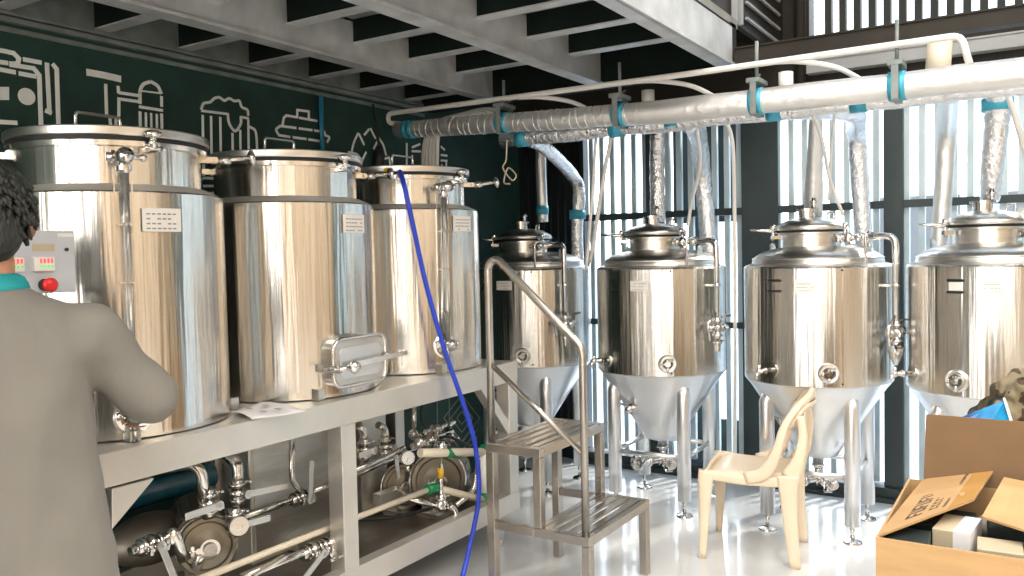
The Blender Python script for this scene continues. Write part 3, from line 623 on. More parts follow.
# ------------------------------------------------------------------ brewhouse tanks on the bench
BZ = .965; TX = -2.755
def tank(cy, label, kind):
    t_ = thing('brewing_tank', (TX, cy, BZ), label, 'tank', 'three brewing tanks on the steel bench')
    R = .368; H = .785
    part(MB().lathe([(R-.02, 0), (R, .004), (R, H), (R-.006, H+.006)], seg=128), 'body', 'vessel', t_)
    part(MB().lathes([(R-.006, H+.006), (.315, H+.028), (.298, H+.032)], seg=96), 'shoulder', 'satin', t_)
    part(MB().lathe([(.298, H+.02), (.298, H+.158)], seg=96), 'neck', 'vessel', t_)
    part(MB().lathe([(.298, H+.150), (.318, H+.152), (.318, H+.168), (.298, H+.170)], seg=96), 'rim', 'polish', t_)
    part(MB().lathe([(.300, H+.166), (.321, H+.169), (.321, H+.183), (.300, H+.186)], seg=96), 'gasket', 'black', t_)
    part(MB().lathe([(.300, H+.183), (.324, H+.184), (.326, H+.187), (.326, H+.210), (.322, H+.214)], seg=96).lathes([(.322, H+.214), (.18, H+.222), (0, H+.226)], seg=96), 'lid', 'steel', t_)
    ha = MB(); ha.tube(fillet([(.03, -.14, H+.215), (.03, -.14, H+.285), (.03, .02, H+.285), (.03, .02, H+.215)], .015), .006, 10); part(ha, 'lid_handle', 'polish', t_)
    angs = {0: (-11, 56, -128, 150), 1: (0, 60, -120, 150), 2: (2, 46, -128, 150)}[kind]
    for i, dg in enumerate(angs):
        an = math.radians(dg); d = V((math.cos(an), math.sin(an), 0)); e = V((-d.y, d.x, 0)); c = MB(); zz = V((0, 0, H+.145))
        c.obox(d*.295+zz-e*.016, d*.352+zz-e*.016, .007, .022); c.obox(d*.295+zz+e*.016, d*.352+zz+e*.016, .007, .022); c.cyl(d*.345+zz-e*.03, d*.345+zz+e*.03, .009, seg=12)
        if i in (0,): c.cyl(d*.345+zz, d*.345+zz+V((0, 0, .035)), .012); kb_ = d*.345+zz+V((0, 0, .035)); kd = V((0, 0, 1))
        elif i == 1: c.cyl(d*.345+zz+V((0, 0, 0)), d*.47+zz+V((0, 0, .015)), .009); c.cyl(d*.36+zz, d*.40+zz+V((0, 0, .005)), .016); kb_ = d*.465+zz+V((0, 0, .012)); kd = (d+V((0, 0, .12))).normalized()
        else: c.cyl(d*.345+zz, d*.43+zz+V((0, 0, .03)), .010); c.cyl(d*.36+zz, d*.39+zz, .016); kb_ = d*.43+zz+V((0, 0, .03)); kd = (d+V((0, 0, .3))).normalized()
        cl_ = part(c, 'lid_clamp', 'polish', t_)
        kn = MB(); rr = .030
        kn.lathes([(.0, -.004), (rr*.7, -.002), (rr, .006), (rr*.95, .016), (rr*.5, .022), (0, .024)], kb_, kd, 14); part(kn, 'knob', 'polish', cl_)
    if kind in (0, 2):      # sight tube with valves
        an = math.radians(-27 if kind == 0 else -24); d = V((math.cos(an), math.sin(an), 0)); e = V((-d.y, d.x, 0)); Rr = R+.03
        s_ = MB(); s_.cyl(d*Rr+V((0, 0, .16)), d*Rr+V((0, 0, .88)), .0135, seg=16); st = part(s_, 'sight_glass', 'glass', t_)
        s_ = MB(); s_.obox(d*(R+.002)-e*.028+V((0, 0, .13)), d*(R+.002)-e*.028+V((0, 0, .86)), .004, .012, up=tuple(d)); s_.obox(d*(Rr)+e*.02+V((0, 0, .2)), d*(Rr)+e*.02+V((0, 0, .84)), .004, .008, up=tuple(d))
        for z in (.3, .5, .68): s_.obox(d*R+V((0, 0, z)), d*(Rr+.01)+V((0, 0, z)), .05, .006)
        part(s_, 'guard_rail', 'polish', st)
        for z, nm in ((.89, 'top_valve'), (.14 if kind else .085, 'bottom_valve')):
            k = MB(); o = d*Rr+V((0, 0, z)); k.cyl(d*.29+V((0, 0, z)), o, .013); k.ball(o, .024); clamp_valve(k, o-e*.03, e, .014, .04); k.cyl(o, o+d*.04, .012); k.lathes([(0, 0), (.024, .003), (.026, .012), (.0, .018)], o+d*.04+e*.0, d, 16)
            k.cyl(o-V((0, 0, .05)), o, .016); k.lathe([(.024, -.006), (.024, .006), (0, .007)], o-V((0, 0, .035)), seg=16); k.cyl(o+e*.0, o+e*.05, .008, seg=10); k.ball(o+e*.055, .013)
            if z < .5: k.lathe([(.058, R-.012), (.058, R+.006), (.05, R+.010), (.0, R+.011)], V((0, 0, z-.01)), d, 28); k.cyl(o-V((0, 0, .01)), o-V((0, 0, .085)), .010, seg=10); wingnut(k, o+e*.03-V((0, 0, .02)), (d.x, d.y, -.2), .02)
            part(k, nm, 'polish', st)
    if kind == 1:           # manway door
        def rr2(y0, y1, z0, z1, x, r, n=6):
            out = []
            for (cy_, cz_, a0_) in ((y1-r, z1-r, 0), (y0+r, z1-r, 90), (y0+r, z0+r, 180), (y1-r, z0+r, 270)):
                for k_ in range(n+1):
                    an = math.radians(a0_+90*k_/n); out.append(V((x, cy_+r*math.cos(an), cz_+r*math.sin(an))))
            return out
        y0, y1, z0, z1 = -.155, .145, .05, .235
        mz = MB(); mz.prism(rr2(y0, y1, z0, z1, .30, .045), (.105, 0, 0)); mz.lathe; mw = part(mz, 'manway', 'steel', t_, bevel=.004)
        mz = MB(); mz.tube(rr2(y0-.004, y1+.004, z0-.004, z1+.004, .405, .048)+[rr2(y0-.004, y1+.004, z0-.004, z1+.004, .405, .048)[0]], .009, 10, cap=False); part(mz, 'manway_rim', 'polish', mw)
        mz = MB(); mz.prism(rr2(y0+.03, y1-.03, z0+.028, z1-.028, .404, .03), (.007, 0, 0)); part(mz, 'manway_door', 'cone', mw, bevel=.003)
        mz = MB(); mz.obox((.442, y0+.06, .135), (.452, y1+.085, .152), .016, .020); mz.obox((.415, y1-.01, .15), (.44, y1-.01, .15), .02, .02); mz.cyl((.40, y0-.03, .125), (.47, y0+.03, .128), .009); mz.obox((.34, y0-.02, .125), (.44, y0+.0, .125), .018, .03); wingnut(mz, (.41, y0-.045, .128), (.2, -1, 0), .02)
        part(mz, 'latch_bar', 'polish', mw)
        kn = MB(); kn.lathes([(.0, -.005), (.022, -.003), (.027, .01), (.02, .022), (.0, .026)], (.455, y0+.055, .130), (1, -.2, 0), 14); kn.cyl((.42, y0+.055, .13), (.46, y0+.055, .13), .010); part(kn, 'latch_knob', 'polish', mw)
    lr = {0: (math.radians(-10), .66), 1: (math.radians(2), .665), 2: (math.radians(-5), .68)}[kind]
    label_on(t_, R+.006, lr[0], lr[1], lr[1]+.075, .125, rows=4)
    bk = MB(); an = lr[0]; bk.box((-.002, -.06, 0), (.004, .06, .06)); 
    
    for k in range(4):
        an = PI/4+k*PI/2+.3; d = V((math.cos(an), math.sin(an), 0)); ft = MB().box(d*(R+.012)+V((-.018, -.018, 0)), d*(R+.012)+V((.018, .018, .045))); part(ft, 'hold_down_block', 'steel', t_)
    return t_
tank(1.725, 'large brewing tank at the left with the grey control box beside the person', 0)
tank(2.53, 'middle brewing tank with the rectangular manway door low on its front', 1)
tank(3.335, 'brewing tank behind the blue hose, farthest along the bench', 2)

# control box
cb = thing('control_box', (-2.34, 1.24, 1.447), 'grey control box with red stop button beside the person in front of the left tank', 'control panel')
part(MB().box((-.06, -.12, 0), (0, .105, .175)), 'case', 'plastic', cb, bevel=.005)
part(MB().box((-.062, .055, .158), (.001, .10, .168)), 'white_sticker', 'label', cb)
part(MB().box((-.01, -.015, .118), (.0015, .045, .138)), 'yellow_plate', MT['yellow'] if False else 'whitebox', cb)
for y0 in (-.10, -.018):
    d_ = part(MB().box((-.01, y0, .062), (.010, y0+.058, .102)), 'display', 'darkbox' if False else 'label', cb, bevel=.003)
    q = MB()
    for k in range(4): q.box((.0102, y0+.016+k*.010, .084), (.0106, y0+.022+k*.010, .097))
    part(q, 'red_readout', 'redled', d_)
    q = MB()
    for k in range(4): q.box((.0102, y0+.016+k*.010, .072), (.0106, y0+.023+k*.010, .079))
    part(q, 'green_readout', 'greenled', d_)
es = part(MB().lathe([(.017, 0), (.017, .018), (.0, .018)], (0, .012, .024), (1, 0, 0), 24), 'button_base', 'black', cb)
part(MB().lathes([(.008, .012), (.019, .018), (.020, .028), (.012, .034), (0, .035)], (0, .016, .024), (1, 0, 0), 24), 'stop_button', 'red', es)
part(MB().cyl((0, .078, .122), (.006, .078, .122), .005), 'key_lock', 'black', cb)
part(MB().box((-.16, -.02, .03), (-.06, .03, .15)), 'bracket', 'steel', cb)

# ------------------------------------------------------------------ bench
bn = thing('steel_bench', (-2.33, 2.3, 0), 'long stainless steel bench frame carrying the three brewing tanks', 'bench')
def B(mb, name, mat='frame', bev=.003): return part(mb, name, mat, bn, bevel=bev)
X0, X1 = -.86, 0.0; YA, YB = -2.0, 1.40   # relative
B(MB().box((X1-.06, YA, .862), (X1, YB, .965)), 'front_beam')
B(MB().box((X0, YA, .862), (X0+.06, YB, .965)), 'rear_beam')
B(MB().box((X0+.06, YA, .945), (X1-.06, YB, .963)), 'top_plate')
B(MB().box((X0, YB-.06, .862), (X1-.06, YB-.001, .944)), 'end_beam')
for y in (-1.0, .085, YB-.085):
    B(MB().box((X1-.082, y, .17), (X1-.002, y+.082, .862)), 'front_post'); B(MB().box((X0, y, .17), (X0+.08, y+.08, .862)), 'rear_post')
B(MB().box((X1-.06, YA, .175), (X1, YB, .275)), 'lower_front_beam'); B(MB().box((X0, YA, .175), (X0+.06, YB, .275)), 'lower_rear_beam')
B(MB().box((X0, YB-.06, .175), (X1-.06, YB-.001, .274)), 'lower_end_beam')
B(MB().box((X0+.06, YA, .18), (X1-.06, YB-.06, .19)), 'tray', 'trayfloor', 0)
B(MB().box((-.50, .80, .28), (-.44, YB-.06, .34)), 'middle_rail')
gq = [onx(p_, q_, -2.335)-bn.location for p_, q_ in ((112, 489), (155, 478), (112, 530))]; B(MB().prism(gq, (-.06, 0, 0)), 'gusset')
B(MB().obox((-.04, YB-.06, .60), (-.04, YB-.30, .87), .05, .055, up=(1, 0, 0)), 'gusset')
B(MB().obox((X0+.04, .62, .62), (X0+.04, .42, .87), .05, .055, up=(1, 0, 0)), 'gusset')
B(MB().box((X0, .62, .19), (X0+.07, .70, .862)), 'rear_post')
for y in (1.27, 0.0):
    for x in (-.06, X0+.06):
        c = MB(); c.lathe([(.0, -.016), (.042, -.016), (.047, -.01), (.047, .01), (.042, .016), (0, .016)], (x, y, .047), (1, .3, 0), 24)
        cs = B(c, 'caster_wheel', 'cream', 0)
        c = MB(); c.box((x-.03, y-.035, .10), (x+.03, y+.035, .112)); c.obox((x-.022, y, .10), (x-.024, y, .045), .004, .04, up=(0, 1, 0)); c.obox((x+.022, y, .10), (x+.024, y, .045), .004, .04, up=(0, 1, 0)); c.cyl((x, y, .11), (x, y, .175), .012); part(c, 'caster_fork', 'polish', cs)
pg = thing('paper_sheet', (-2.42, 2.07, BZ+.002), 'white printed sheet lying on the bench edge between left and middle tanks', 'paper')
ps = MB(); q = [V(p) for p in ((-.08, -.07, 0), (.105, -.135, 0), (.165, .06, .0), (-.16, .13, 0))]
n = 8; vs = []
for i in range(n+1):
    for j in range(n+1):
        a_ = q[0].lerp(q[1], i/n); b_ = q[3].lerp(q[2], i/n); p = a_.lerp(b_, j/n); p.z = .012*math.sin(i/n*3)*math.sin(j/n*4+1)**2+.004; vs.append(p)
ps.add(vs, [(i*(n+1)+j, (i+1)*(n+1)+j, (i+1)*(n+1)+j+1, i*(n+1)+j+1) for i in range(n) for j in range(n)], True)
po = part(ps, 'sheet', 'paper', pg); md = po.modifiers.new('s', 'SOLIDIFY'); md.thickness = .0008
pr = MB()
for (x, y) in ((-.05, -.04), (-.04, .03), (.05, -.06), (.06, .0)): pr.box((x, y, .0155), (x+.03, y+.014, .0162))
part(pr, 'printed_block', 'greyink', pg)

# ------------------------------------------------------------------ machinery under the bench
cab = thing('steel_cabinet', (-3.0, 2.4, .19), 'square steel cabinet standing under the bench below the middle tank', 'cabinet')
part(MB().box((-.12, 0, .0), (.10, .62, .62)), 'case', 'frame', cab, bevel=.006); part(MB().box((.10, .02, .02), (.104, .60, .60)), 'front_sheet', 'steel', cab); part(MB().box((.104, .2, .01), (.17, .5, .06)), 'drip_ledge', 'steel', cab)
cab2 = thing('steel_side_panel', (-3.0, 3.12, .19), 'second steel panel under the bench right of the front post', 'cabinet')
part(MB().box((-.1, 0, 0), (.08, .20, .62)), 'case', 'frame', cab2, bevel=.005); part(MB().ball((.082, .17, .08), .006, 8, 6), 'screw', 'polish', cab2)
tp = onx(155, 490, -3.1); tube_obj('teal_drain_pipe', [V((-3.1, 1.2, tp.z)), V((-3.1, 2.35, tp.z))], .055, 'teal', 'dark teal pipe running along the wall under the left tank', 'pipe', seg=24, sm=0)
tube_obj('teal_drain_pipe', [V((-3.1, 1.2, tp.z-.16)), V((-3.1, 2.35, tp.z-.16))], .045, 'teal', 'thinner dark teal pipe below the other one at left', 'pipe', seg=20, sm=0)
def bvalve(p, axis, hdir, label, hl=.17, L_=.10):     # butterfly valve with flat handle
    p, axis, hdir = V(p), V(axis).normalized(), V(hdir).normalized(); t_ = thing('butterfly_valve', p, label, 'valve', 'butterfly valves under the bench')
    s_ = axis.cross(hdir)
    if s_.length < .1: s_ = basis(axis)[0]
    s_.normalize(); s_ = -s_ if s_.x < 0 else s_; k = MB(); clamp_valve(k, -axis*.03, axis, .021, .05); clamp_valve(k, axis*.03, axis, .021, .05); k.cyl(-axis*.012, axis*.012, .034); k.cyl(V((0, 0, 0)), s_*.06, .012); part(k, 'valve_body', 'polish', t_)
    h = MB(); o = s_*.062; h.obox(o-hdir*.01, o+hdir*hl, .006, .026, up=tuple(hdir.cross(s_))); h.lathe([(0, -.005), (.017, -.005), (.017, .005), (.006, .006)], o, s_, 18); part(h, 'handle', 'steel', t_, bevel=.002)
    return t_
def bpipe(pts, r, label, mat='polish', name='process_pipe', fr=.06):
    return tag(MB().tube(fillet(pts, fr, 8), r, 18).build(name, mat), label, 'pipe', 'steel process pipes under the bench')
U = -2.52
def A(px, py, x=U): return onx(px, py, x)
pA = A(206, 470); pB = A(206, 520)
bpipe([A(165, 468, -2.62), A(200, 462), A(205, 500)], .020, 'bent steel pipe coming down at the left under the bench'); bvalve(A(208, 503), (0, 0, 1), A(178, 514)-A(211, 503), 'valve with flat handle at the left, just under the beam', .14)
bpipe([A(222, 452, -2.7), A(238, 462, -2.62), A(238, 508, -2.62)], .022, 'taller bent steel pipe next to the leftmost one'); bvalve(A(237, 492, -2.6), (0, 0, 1), A(277, 485)-A(243, 492), 'valve whose flat handle points right across the steel cabinet', .2)
bvalve(A(234, 522, -2.55), (0, 0, 1), A(258, 536)-A(234, 543), 'valve low beside the big pump clamp', .12)
wd_ = MB().lathe([(.0, 0), (.014, 0), (.014, .006), (.034, .006), (.036, -.004), (.0, -.02)], (0, 0, 0), (1, -.5, .1), 24); wd_ = tag(wd_.build('round_union', 'steel'), 'pale round union face beside the big pump', 'pipe fitting'); wd_.location = A(239, 526, -2.45)
bpipe([A(240, 518, -2.7), A(290, 501, -2.7)], .016, 'straight steel pipe in front of the cabinet, left of the upright handle'); bvalve(A(300, 498, -2.7), (0, 1, 0), (0, .1, 1), 'valve with its flat handle standing upright before the cabinet', .17)
bpipe([A(292, 425, -2.72), A(292, 482, -2.72), A(302, 492, -2.72)], .014, 'thin upright pipe dropping from the bench before the cabinet'); bpipe([A(305, 494, -2.7), A(340, 481, -2.7), A(420, 447, -2.7)], .014, 'long steel pipe passing behind the front post')
bpipe([A(130, 552), A(175, 534)], .016, 'steel pipe at the far left beside the person'); bvalve(A(150, 545), (0, 1, 0), (.1, .3, -1), 'valve at the far left beside the person', .14)
bpipe([A(170, 545), A(172, 530), A(185, 560, -2.5)], .022, 'curved pump outlet at the far left')
bpipe([A(195, 570, -2.62), A(208, 540, -2.62)], .02, 'short stub entering the big clamp')
bpipe([A(190, 583, -2.45), A(332, 527, -2.45), A(432, 488.5, -2.45)], .013, 'long cream pipe running past the front post', 'cream', 'cream_pipe')
bpipe([A(240, 578, -2.42), A(310, 550, -2.42), A(345, 538, -2.42)], .015, 'lower long steel pipe left of the front post')
bvalve(A(312, 551, -2.42), (0, 1, .0), (0, -.8, -.5), 'valve on the lower long pipe beside the front post', .12); bvalve(A(328, 545, -2.42), (0, 1, .0), (1, 0, .5), 'second valve on the lower long pipe beside the front post', .05)
for pts, lab in (([A(252, 576, -2.4), A(285, 556, -2.4)], 'flat steel lever at bottom left under the bench'),):
    mb = MB(); mb.obox(pts[0], pts[1], .008, .024, up=(1, 0, 0)); tag(mb.build('lever_bar', 'steel'), lab, 'lever')
def pump(c, r, label, face=(1, -.55, .1), motor=(-1, .6, 0), L_=.3):
    c = V(c); t_ = thing('pump', (c.x, c.y, .19), label, 'pump', 'steel pumps under the bench'); o = V((0, 0, c.z-.19)); f_ = V(face).normalized(); m_ = V(motor).normalized()
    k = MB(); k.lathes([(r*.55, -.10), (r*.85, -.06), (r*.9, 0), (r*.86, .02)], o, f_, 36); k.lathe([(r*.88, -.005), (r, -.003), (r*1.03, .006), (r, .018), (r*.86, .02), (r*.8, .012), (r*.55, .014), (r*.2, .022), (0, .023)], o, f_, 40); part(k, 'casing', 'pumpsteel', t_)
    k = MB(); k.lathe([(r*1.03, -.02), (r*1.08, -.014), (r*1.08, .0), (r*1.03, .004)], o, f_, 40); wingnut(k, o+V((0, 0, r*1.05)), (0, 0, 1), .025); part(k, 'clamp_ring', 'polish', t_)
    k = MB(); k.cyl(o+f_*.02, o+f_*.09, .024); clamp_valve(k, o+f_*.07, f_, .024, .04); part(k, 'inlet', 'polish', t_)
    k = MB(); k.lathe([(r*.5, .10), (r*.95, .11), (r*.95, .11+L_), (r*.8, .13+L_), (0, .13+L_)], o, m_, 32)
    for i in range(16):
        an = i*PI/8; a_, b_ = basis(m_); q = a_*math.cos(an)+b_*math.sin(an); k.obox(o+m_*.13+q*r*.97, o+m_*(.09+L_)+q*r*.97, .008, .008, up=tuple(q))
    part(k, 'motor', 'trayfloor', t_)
    k = MB(); k.box((-.09, -.07, 0), (.05, .07, .02)); k.box((-.07, -.05, .02), (.0, .05, max(.03, o.z-r*.6))); part(k, 'base', 'steel', t_)
    return t_
pump(A(207, 545, -2.62), .105, 'big round pump casing at the left under the bench')
pump(A(404, 486, -2.80), .115, 'round pump casing behind the cream pipe right of the front post', (1, -.75, .1), (-.4, 1, 0), .2)
pump(A(438, 480, -2.62), .14, 'larger ringed pump casing beside the green fittings', (1, -.9, .1), (-.5, 1, 0), .12)
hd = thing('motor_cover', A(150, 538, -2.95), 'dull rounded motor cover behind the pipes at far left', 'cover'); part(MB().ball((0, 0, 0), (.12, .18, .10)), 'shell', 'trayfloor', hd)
# right side assembly
bpipe([A(378, 425, -2.72), A(385, 428, -2.72), A(386, 455, -2.72)], .018, 'bent pipe just right of the front post, under the beam'); bvalve(A(385, 446, -2.7), (0, 0, 1), A(399, 470)-A(396, 446), 'valve with its handle hanging down right of the front post', .16)
bpipe([A(359, 425, -2.6), A(364, 432, -2.6), A(364, 452, -2.6)], .018, 'short bent pipe touching the front post on its right'); bvalve(A(364, 449, -2.58), (0, 0, 1), A(356, 456)-A(376, 449), 'valve with a flat handle lying level right of the front post', .10)
bpipe([A(345, 474, -2.6), A(385, 458, -2.6), A(404, 448, -2.6)], .013, 'thin steel pipe behind the pressure gauge')
bpipe([A(414, 400, -2.7), A(414, 437, -2.7)], .012, 'thin upright pipe above the valve cluster')
g_ = thing('pressure_gauge', A(408, 458, -2.55), 'round white faced pressure gauge under the bench', 'gauge'); fd = V((1, -.75, .1)).normalized()
part(MB().lathe([(0, -.02), (.036, -.02), (.036, .0), (.032, .003)], (0, 0, 0), fd, 32), 'case', 'polish', g_); fc = part(MB().lathe([(.033, .0), (0, .001)], (0, 0, 0), fd, 32), 'dial', 'gaugeface', g_)
a_, b_ = basis(fd); q = MB(); q.obox(fd*.003, fd*.003+(a_*.4+b_*.9)*.022, .002, .001)
for i in range(11):
    an = i*.5-1; u = a_*math.cos(an)+b_*math.sin(an); q.obox(fd*.003+u*.025, fd*.003+u*.029, .0015, .001)
part(q, 'needle', 'black', fc); part(MB().cyl(V((0, 0, -.035))-fd*.01, V((0, 0, -.075))-fd*.01, .009), 'stem', 'polish', g_)
vc = thing('valve_cluster', A(432, 440, -2.6), 'dense cluster of clamps and valves above the right pump', 'valves'); k = MB()
for i in range(7): clamp_valve(k, (random.uniform(-.05, .05), -.14+i*.045, .015+.03*math.sin(i*2)), (random.uniform(-.5, .5), 1, random.uniform(-.3, .3)), .018, .05)
k.cyl((0, -.16, .0), (0, .17, .01), .015); part(k, 'clamp_row', 'polish', vc); k = MB()
for i in range(4): wingnut(k, (.03, -.1+i*.07, .04), (.6, 0, 1), .024)
k.ball((.02, .02, .06), .02); k.cyl((.02, .02, 0), (.02, .02, .07), .008); part(k, 'wing_nut', 'polish', vc)
tube_obj('black_hose', [A(430, 432, -2.75), A(421, 418, -2.8), A(424, 395, -2.8), A(430, 375, -2.8)], .005, 'black', 'thin dark line looping up above the valve cluster', 'hose', seg=8)
tube_obj('black_hose', [A(440, 438, -2.6), A(450, 437, -2.5), A(470, 446, -2.5)], .007, 'black', 'short dark hose bridging above the green elbow', 'hose', seg=8)
# cream/green loop
pl = thing('plastic_pipe_loop', A(440, 490, -2.5), 'cream plastic pipe loop with green elbows and couplings beside the step', 'pipe'); o = pl.location.copy()
XL = -2.40
p1, p2, p3, p4, p5 = A(420, 453, XL-.05), A(484, 452, XL), A(485, 500, XL), A(434, 487.5, XL-.05), A(448, 488, XL-.02)
part(MB().cyl(p1-o, p2-o, .021, seg=20), 'upper_pipe', 'cream', pl); part(MB().cyl(p2-o, p3-o, .021, seg=20), 'upright_pipe', 'white_pvc', pl); part(MB().cyl(p4-o, p3-o, .017, seg=20), 'lower_pipe', 'cream', pl)
for p, q in ((A(446, 453, XL-.03), A(461, 453, XL-.03)), (A(485, 445, XL), A(485, 461, XL)), (A(485, 492, XL), A(485, 506, XL)), (A(427, 490, XL-.05), A(438, 487, XL-.05))):
    part(MB().cyl(p-o, q-o, .024, seg=24), 'green_coupling', 'green', pl)
bpipe([A(455, 506, -2.42), A(474, 491, -2.42), A(478, 465, -2.42), A(480, 455, -2.42)], .014, 'bent steel pipe rising inside the cream loop')
yv = thing('drain_tap', A(440, 505, -2.42), 'steel drain tap with yellow tagged stem and curved spout', 'tap'); o = yv.location.copy()
part(MB().cyl(A(441, 455, -2.45)-o, A(441, 505, -2.42)-o, .010), 'stem', 'polish', yv); part(MB().cyl(A(440.5, 468, -2.44)-o, A(440.5, 478, -2.44)-o, .016), 'yellow_sleeve', 'yellow', yv)
k = MB(); clamp_valve(k, A(441, 505, -2.42)-o, (0, 1, -.1), .022, .06); clamp_valve(k, A(441, 498, -2.42)-o, (0, 0, 1), .018, .04); k.ball((0, 0, 0), .03); part(k, 'valve_body', 'polish', yv); k = MB(); clamp_valve(k, A(441, 447, -2.45)-o, (0, 0, 1), .02, .05); part(k, 'top_joint', 'polish', yv)
part(MB().tube(fillet([A(444, 506, -2.42)-o, A(455, 508, -2.40)-o, A(457, 524, -2.38)-o], .03), .014, 14), 'spout', 'polish', yv); part(MB().cyl(A(403, 497, -2.5)-o, A(440, 507, -2.42)-o, .014), 'feed_pipe', 'polish', yv)
tube_obj('black_hose', [A(345, 520, -2.6), A(375, 519, -2.55), A(400, 516, -2.5), A(432, 508, -2.5)], .009, 'black', 'black cable lying on the tray under the bench', 'hose', seg=8)

# blue hose
hp = [V((-2.62, 3.13, 1.91)), onx(400, 172, -2.47), onx(404, 185, -2.38), onx(414, 230, -2.36), onx(425, 280, -2.34), onx(443, 345, -2.31), onx(462, 400, -2.28), onx(474, 440, -2.26), onx(478.5, 475, -2.25), onx(478, 505, -2.24), onx(470, 545, -2.22), onx(463, 575, -2.2), V((-2.2, 2.95, .012)), V((-2.15, 2.55, .012)), V((-1.95, 2.2, .012))]
tube_obj('blue_hose', hp, .0115, 'blue', 'bright blue hose falling from the third tank lid to the floor', 'hose', seg=14, sm=8)
bq = MB().lathe([(0, -.02), (.016, -.02), (.016, .015), (0, .02)], (0, 0, 0), (0, 1, 0), 16); bq = tag(bq.build('brass_connector', 'yellow'), 'small brass connector on the clamp left of the third tank lid', 'connector'); bq.location = onx(389, 171, -2.62)

# ------------------------------------------------------------------ step ladder
st = thing('step_ladder', (-2.1, 3.3, 0), 'two step stainless steel ladder with a tall bent handrail', 'step ladder')
def S(mb, name, bev=.003, mat='stepsteel'): return part(mb, name, mat, st, bevel=bev)
o = V((-2.1, 3.3, 0)); tw = .04
ylo, yhi = 3.20, 3.62
xl0, xm, xr = -2.155, -1.90, -1.64     # lower step spans x -2.15..-1.64 ; upper spans -2.36..-2.05
xu0, xu1 = -2.065, -1.785; zl, zu = .356, .70; xr = -1.555
ylo = 3.0; yhi2 = 3.62
yu0, yu1 = 3.42-.22, 3.66
def rel(x, y, z): return V((x, y, z))-o
for (x, y) in ((xu0, ylo), (xu0, yhi2-tw)): S(MB().box(rel(x, y, 0), rel(x+tw, y+tw, zu-.04)), 'rear_leg')
for (x, y) in ((xu1-tw, ylo), (xu1-tw, yhi2-tw)): S(MB().box(rel(x+.001, y+.001, zl+.001), rel(x+tw-.001, y+tw-.001, zu-.0405)), 'middle_leg')
for (x, y) in ((xr-tw, ylo), (xr-tw, yhi2-tw)): S(MB().box(rel(x, y, 0), rel(x+tw, y+tw, zl-.04)), 'front_leg')
def tread(x0, x1, y0, y1, z, nm):
    f_ = MB(); f_.box(rel(x0, y0, z-.04), rel(x1, y0+tw*.9, z)); f_.box(rel(x0, y1-tw*.9, z-.04), rel(x1, y1, z)); f_.box(rel(x0, y0+tw*.9, z-.04), rel(x0+tw*.7, y1-tw*.9, z)); f_.box(rel(x1-tw*.7, y0+tw*.9, z-.04), rel(x1, y1-tw*.9, z)); t_ = S(f_, nm)
    b_ = MB(); n_ = 3 if x1-x0 < .27 else 4; w = (x1-x0-tw*1.4)
    for i in range(n_):
        c = x0+tw*.7+w*(i+.5)/n_; b_.box(rel(c-w/n_*.30, y0+.03, z-.012), rel(c+w/n_*.30, y1-.03, z-.001))
    part(b_, 'tread_bars', 'stepsteel', t_)
tread(xu0, xu1, ylo, yhi2, zu, 'upper_step'); tread(xu1-tw, xr, ylo, yhi2, zl, 'lower_step')
S(MB().box(rel(xu0+tw, ylo+.002, zl-.04), rel(xu1-tw-.001, ylo+.03, zl-.001)), 'side_rail'); S(MB().box(rel(xu0+tw, yhi2-.03, zl-.04), rel(xu1-tw-.001, yhi2-.002, zl-.001)), 'side_rail')
yr = ylo+.022; xL = xu0+.02; xR = xr-.03
hr = MB().tube(fillet([rel(xL, yr, zu), rel(xL, yr, 1.485), rel(xL+.045, yr, 1.515), rel(xR-.01, yr, 1.145), rel(xR, yr, 1.11), rel(xR, yr, zl)], .06, 8), .0165, 18); h_ = part(hr, 'handrail', 'stepsteel', st)
part(MB().cyl(rel(xL, yr, 1.05), rel(xR, yr, .695), .012, seg=14), 'brace_bar', 'stepsteel', st)

# ------------------------------------------------------------------ plastic chair (faces left)
ch = thing('plastic_chair', (-1.205, 4.18, 0), 'cream moulded plastic chair without arms standing on the pale floor', 'chair', rz=math.radians(8))
def loft_bar(pts, ws, hs, upv, mb=None, n=6):      # rounded-rectangular section swept, widths w along side, h along normal
    mb = mb or MB(); pts = [V(p) for p in pts]; P = smooth_path(pts, n); N_ = len(P); vs = []
    def itp(a_, i):
        t = i/(N_-1)*(len(a_)-1); k = min(int(t), len(a_)-2); return a_[k]+(a_[k+1]-a_[k])*(t-k)
    for i, p in enumerate(P):
        t = (P[min(i+1, N_-1)]-P[max(i-1, 0)]).normalized(); u = V(upv); s_ = t.cross(u).normalized(); nn = s_.cross(t).normalized(); w, h = itp(ws, i)/2, itp(hs, i)/2
        for k in range(12):
            an = 2*PI*k/12; c, sn = math.cos(an), math.sin(an); ex = .55
            vs.append(p+s_*(w*math.copysign(abs(c)**ex, c))+nn*(h*math.copysign(abs(sn)**ex, sn)))
    fs = []
    for i in range(N_-1):
        for k in range(12): fs.append((i*12+k, i*12+(k+1) % 12, (i+1)*12+(k+1) % 12, (i+1)*12+k))
    fs.append(list(range(12))[::-1]); fs.append([(N_-1)*12+k for k in range(12)]); return mb.add(vs, fs, True)
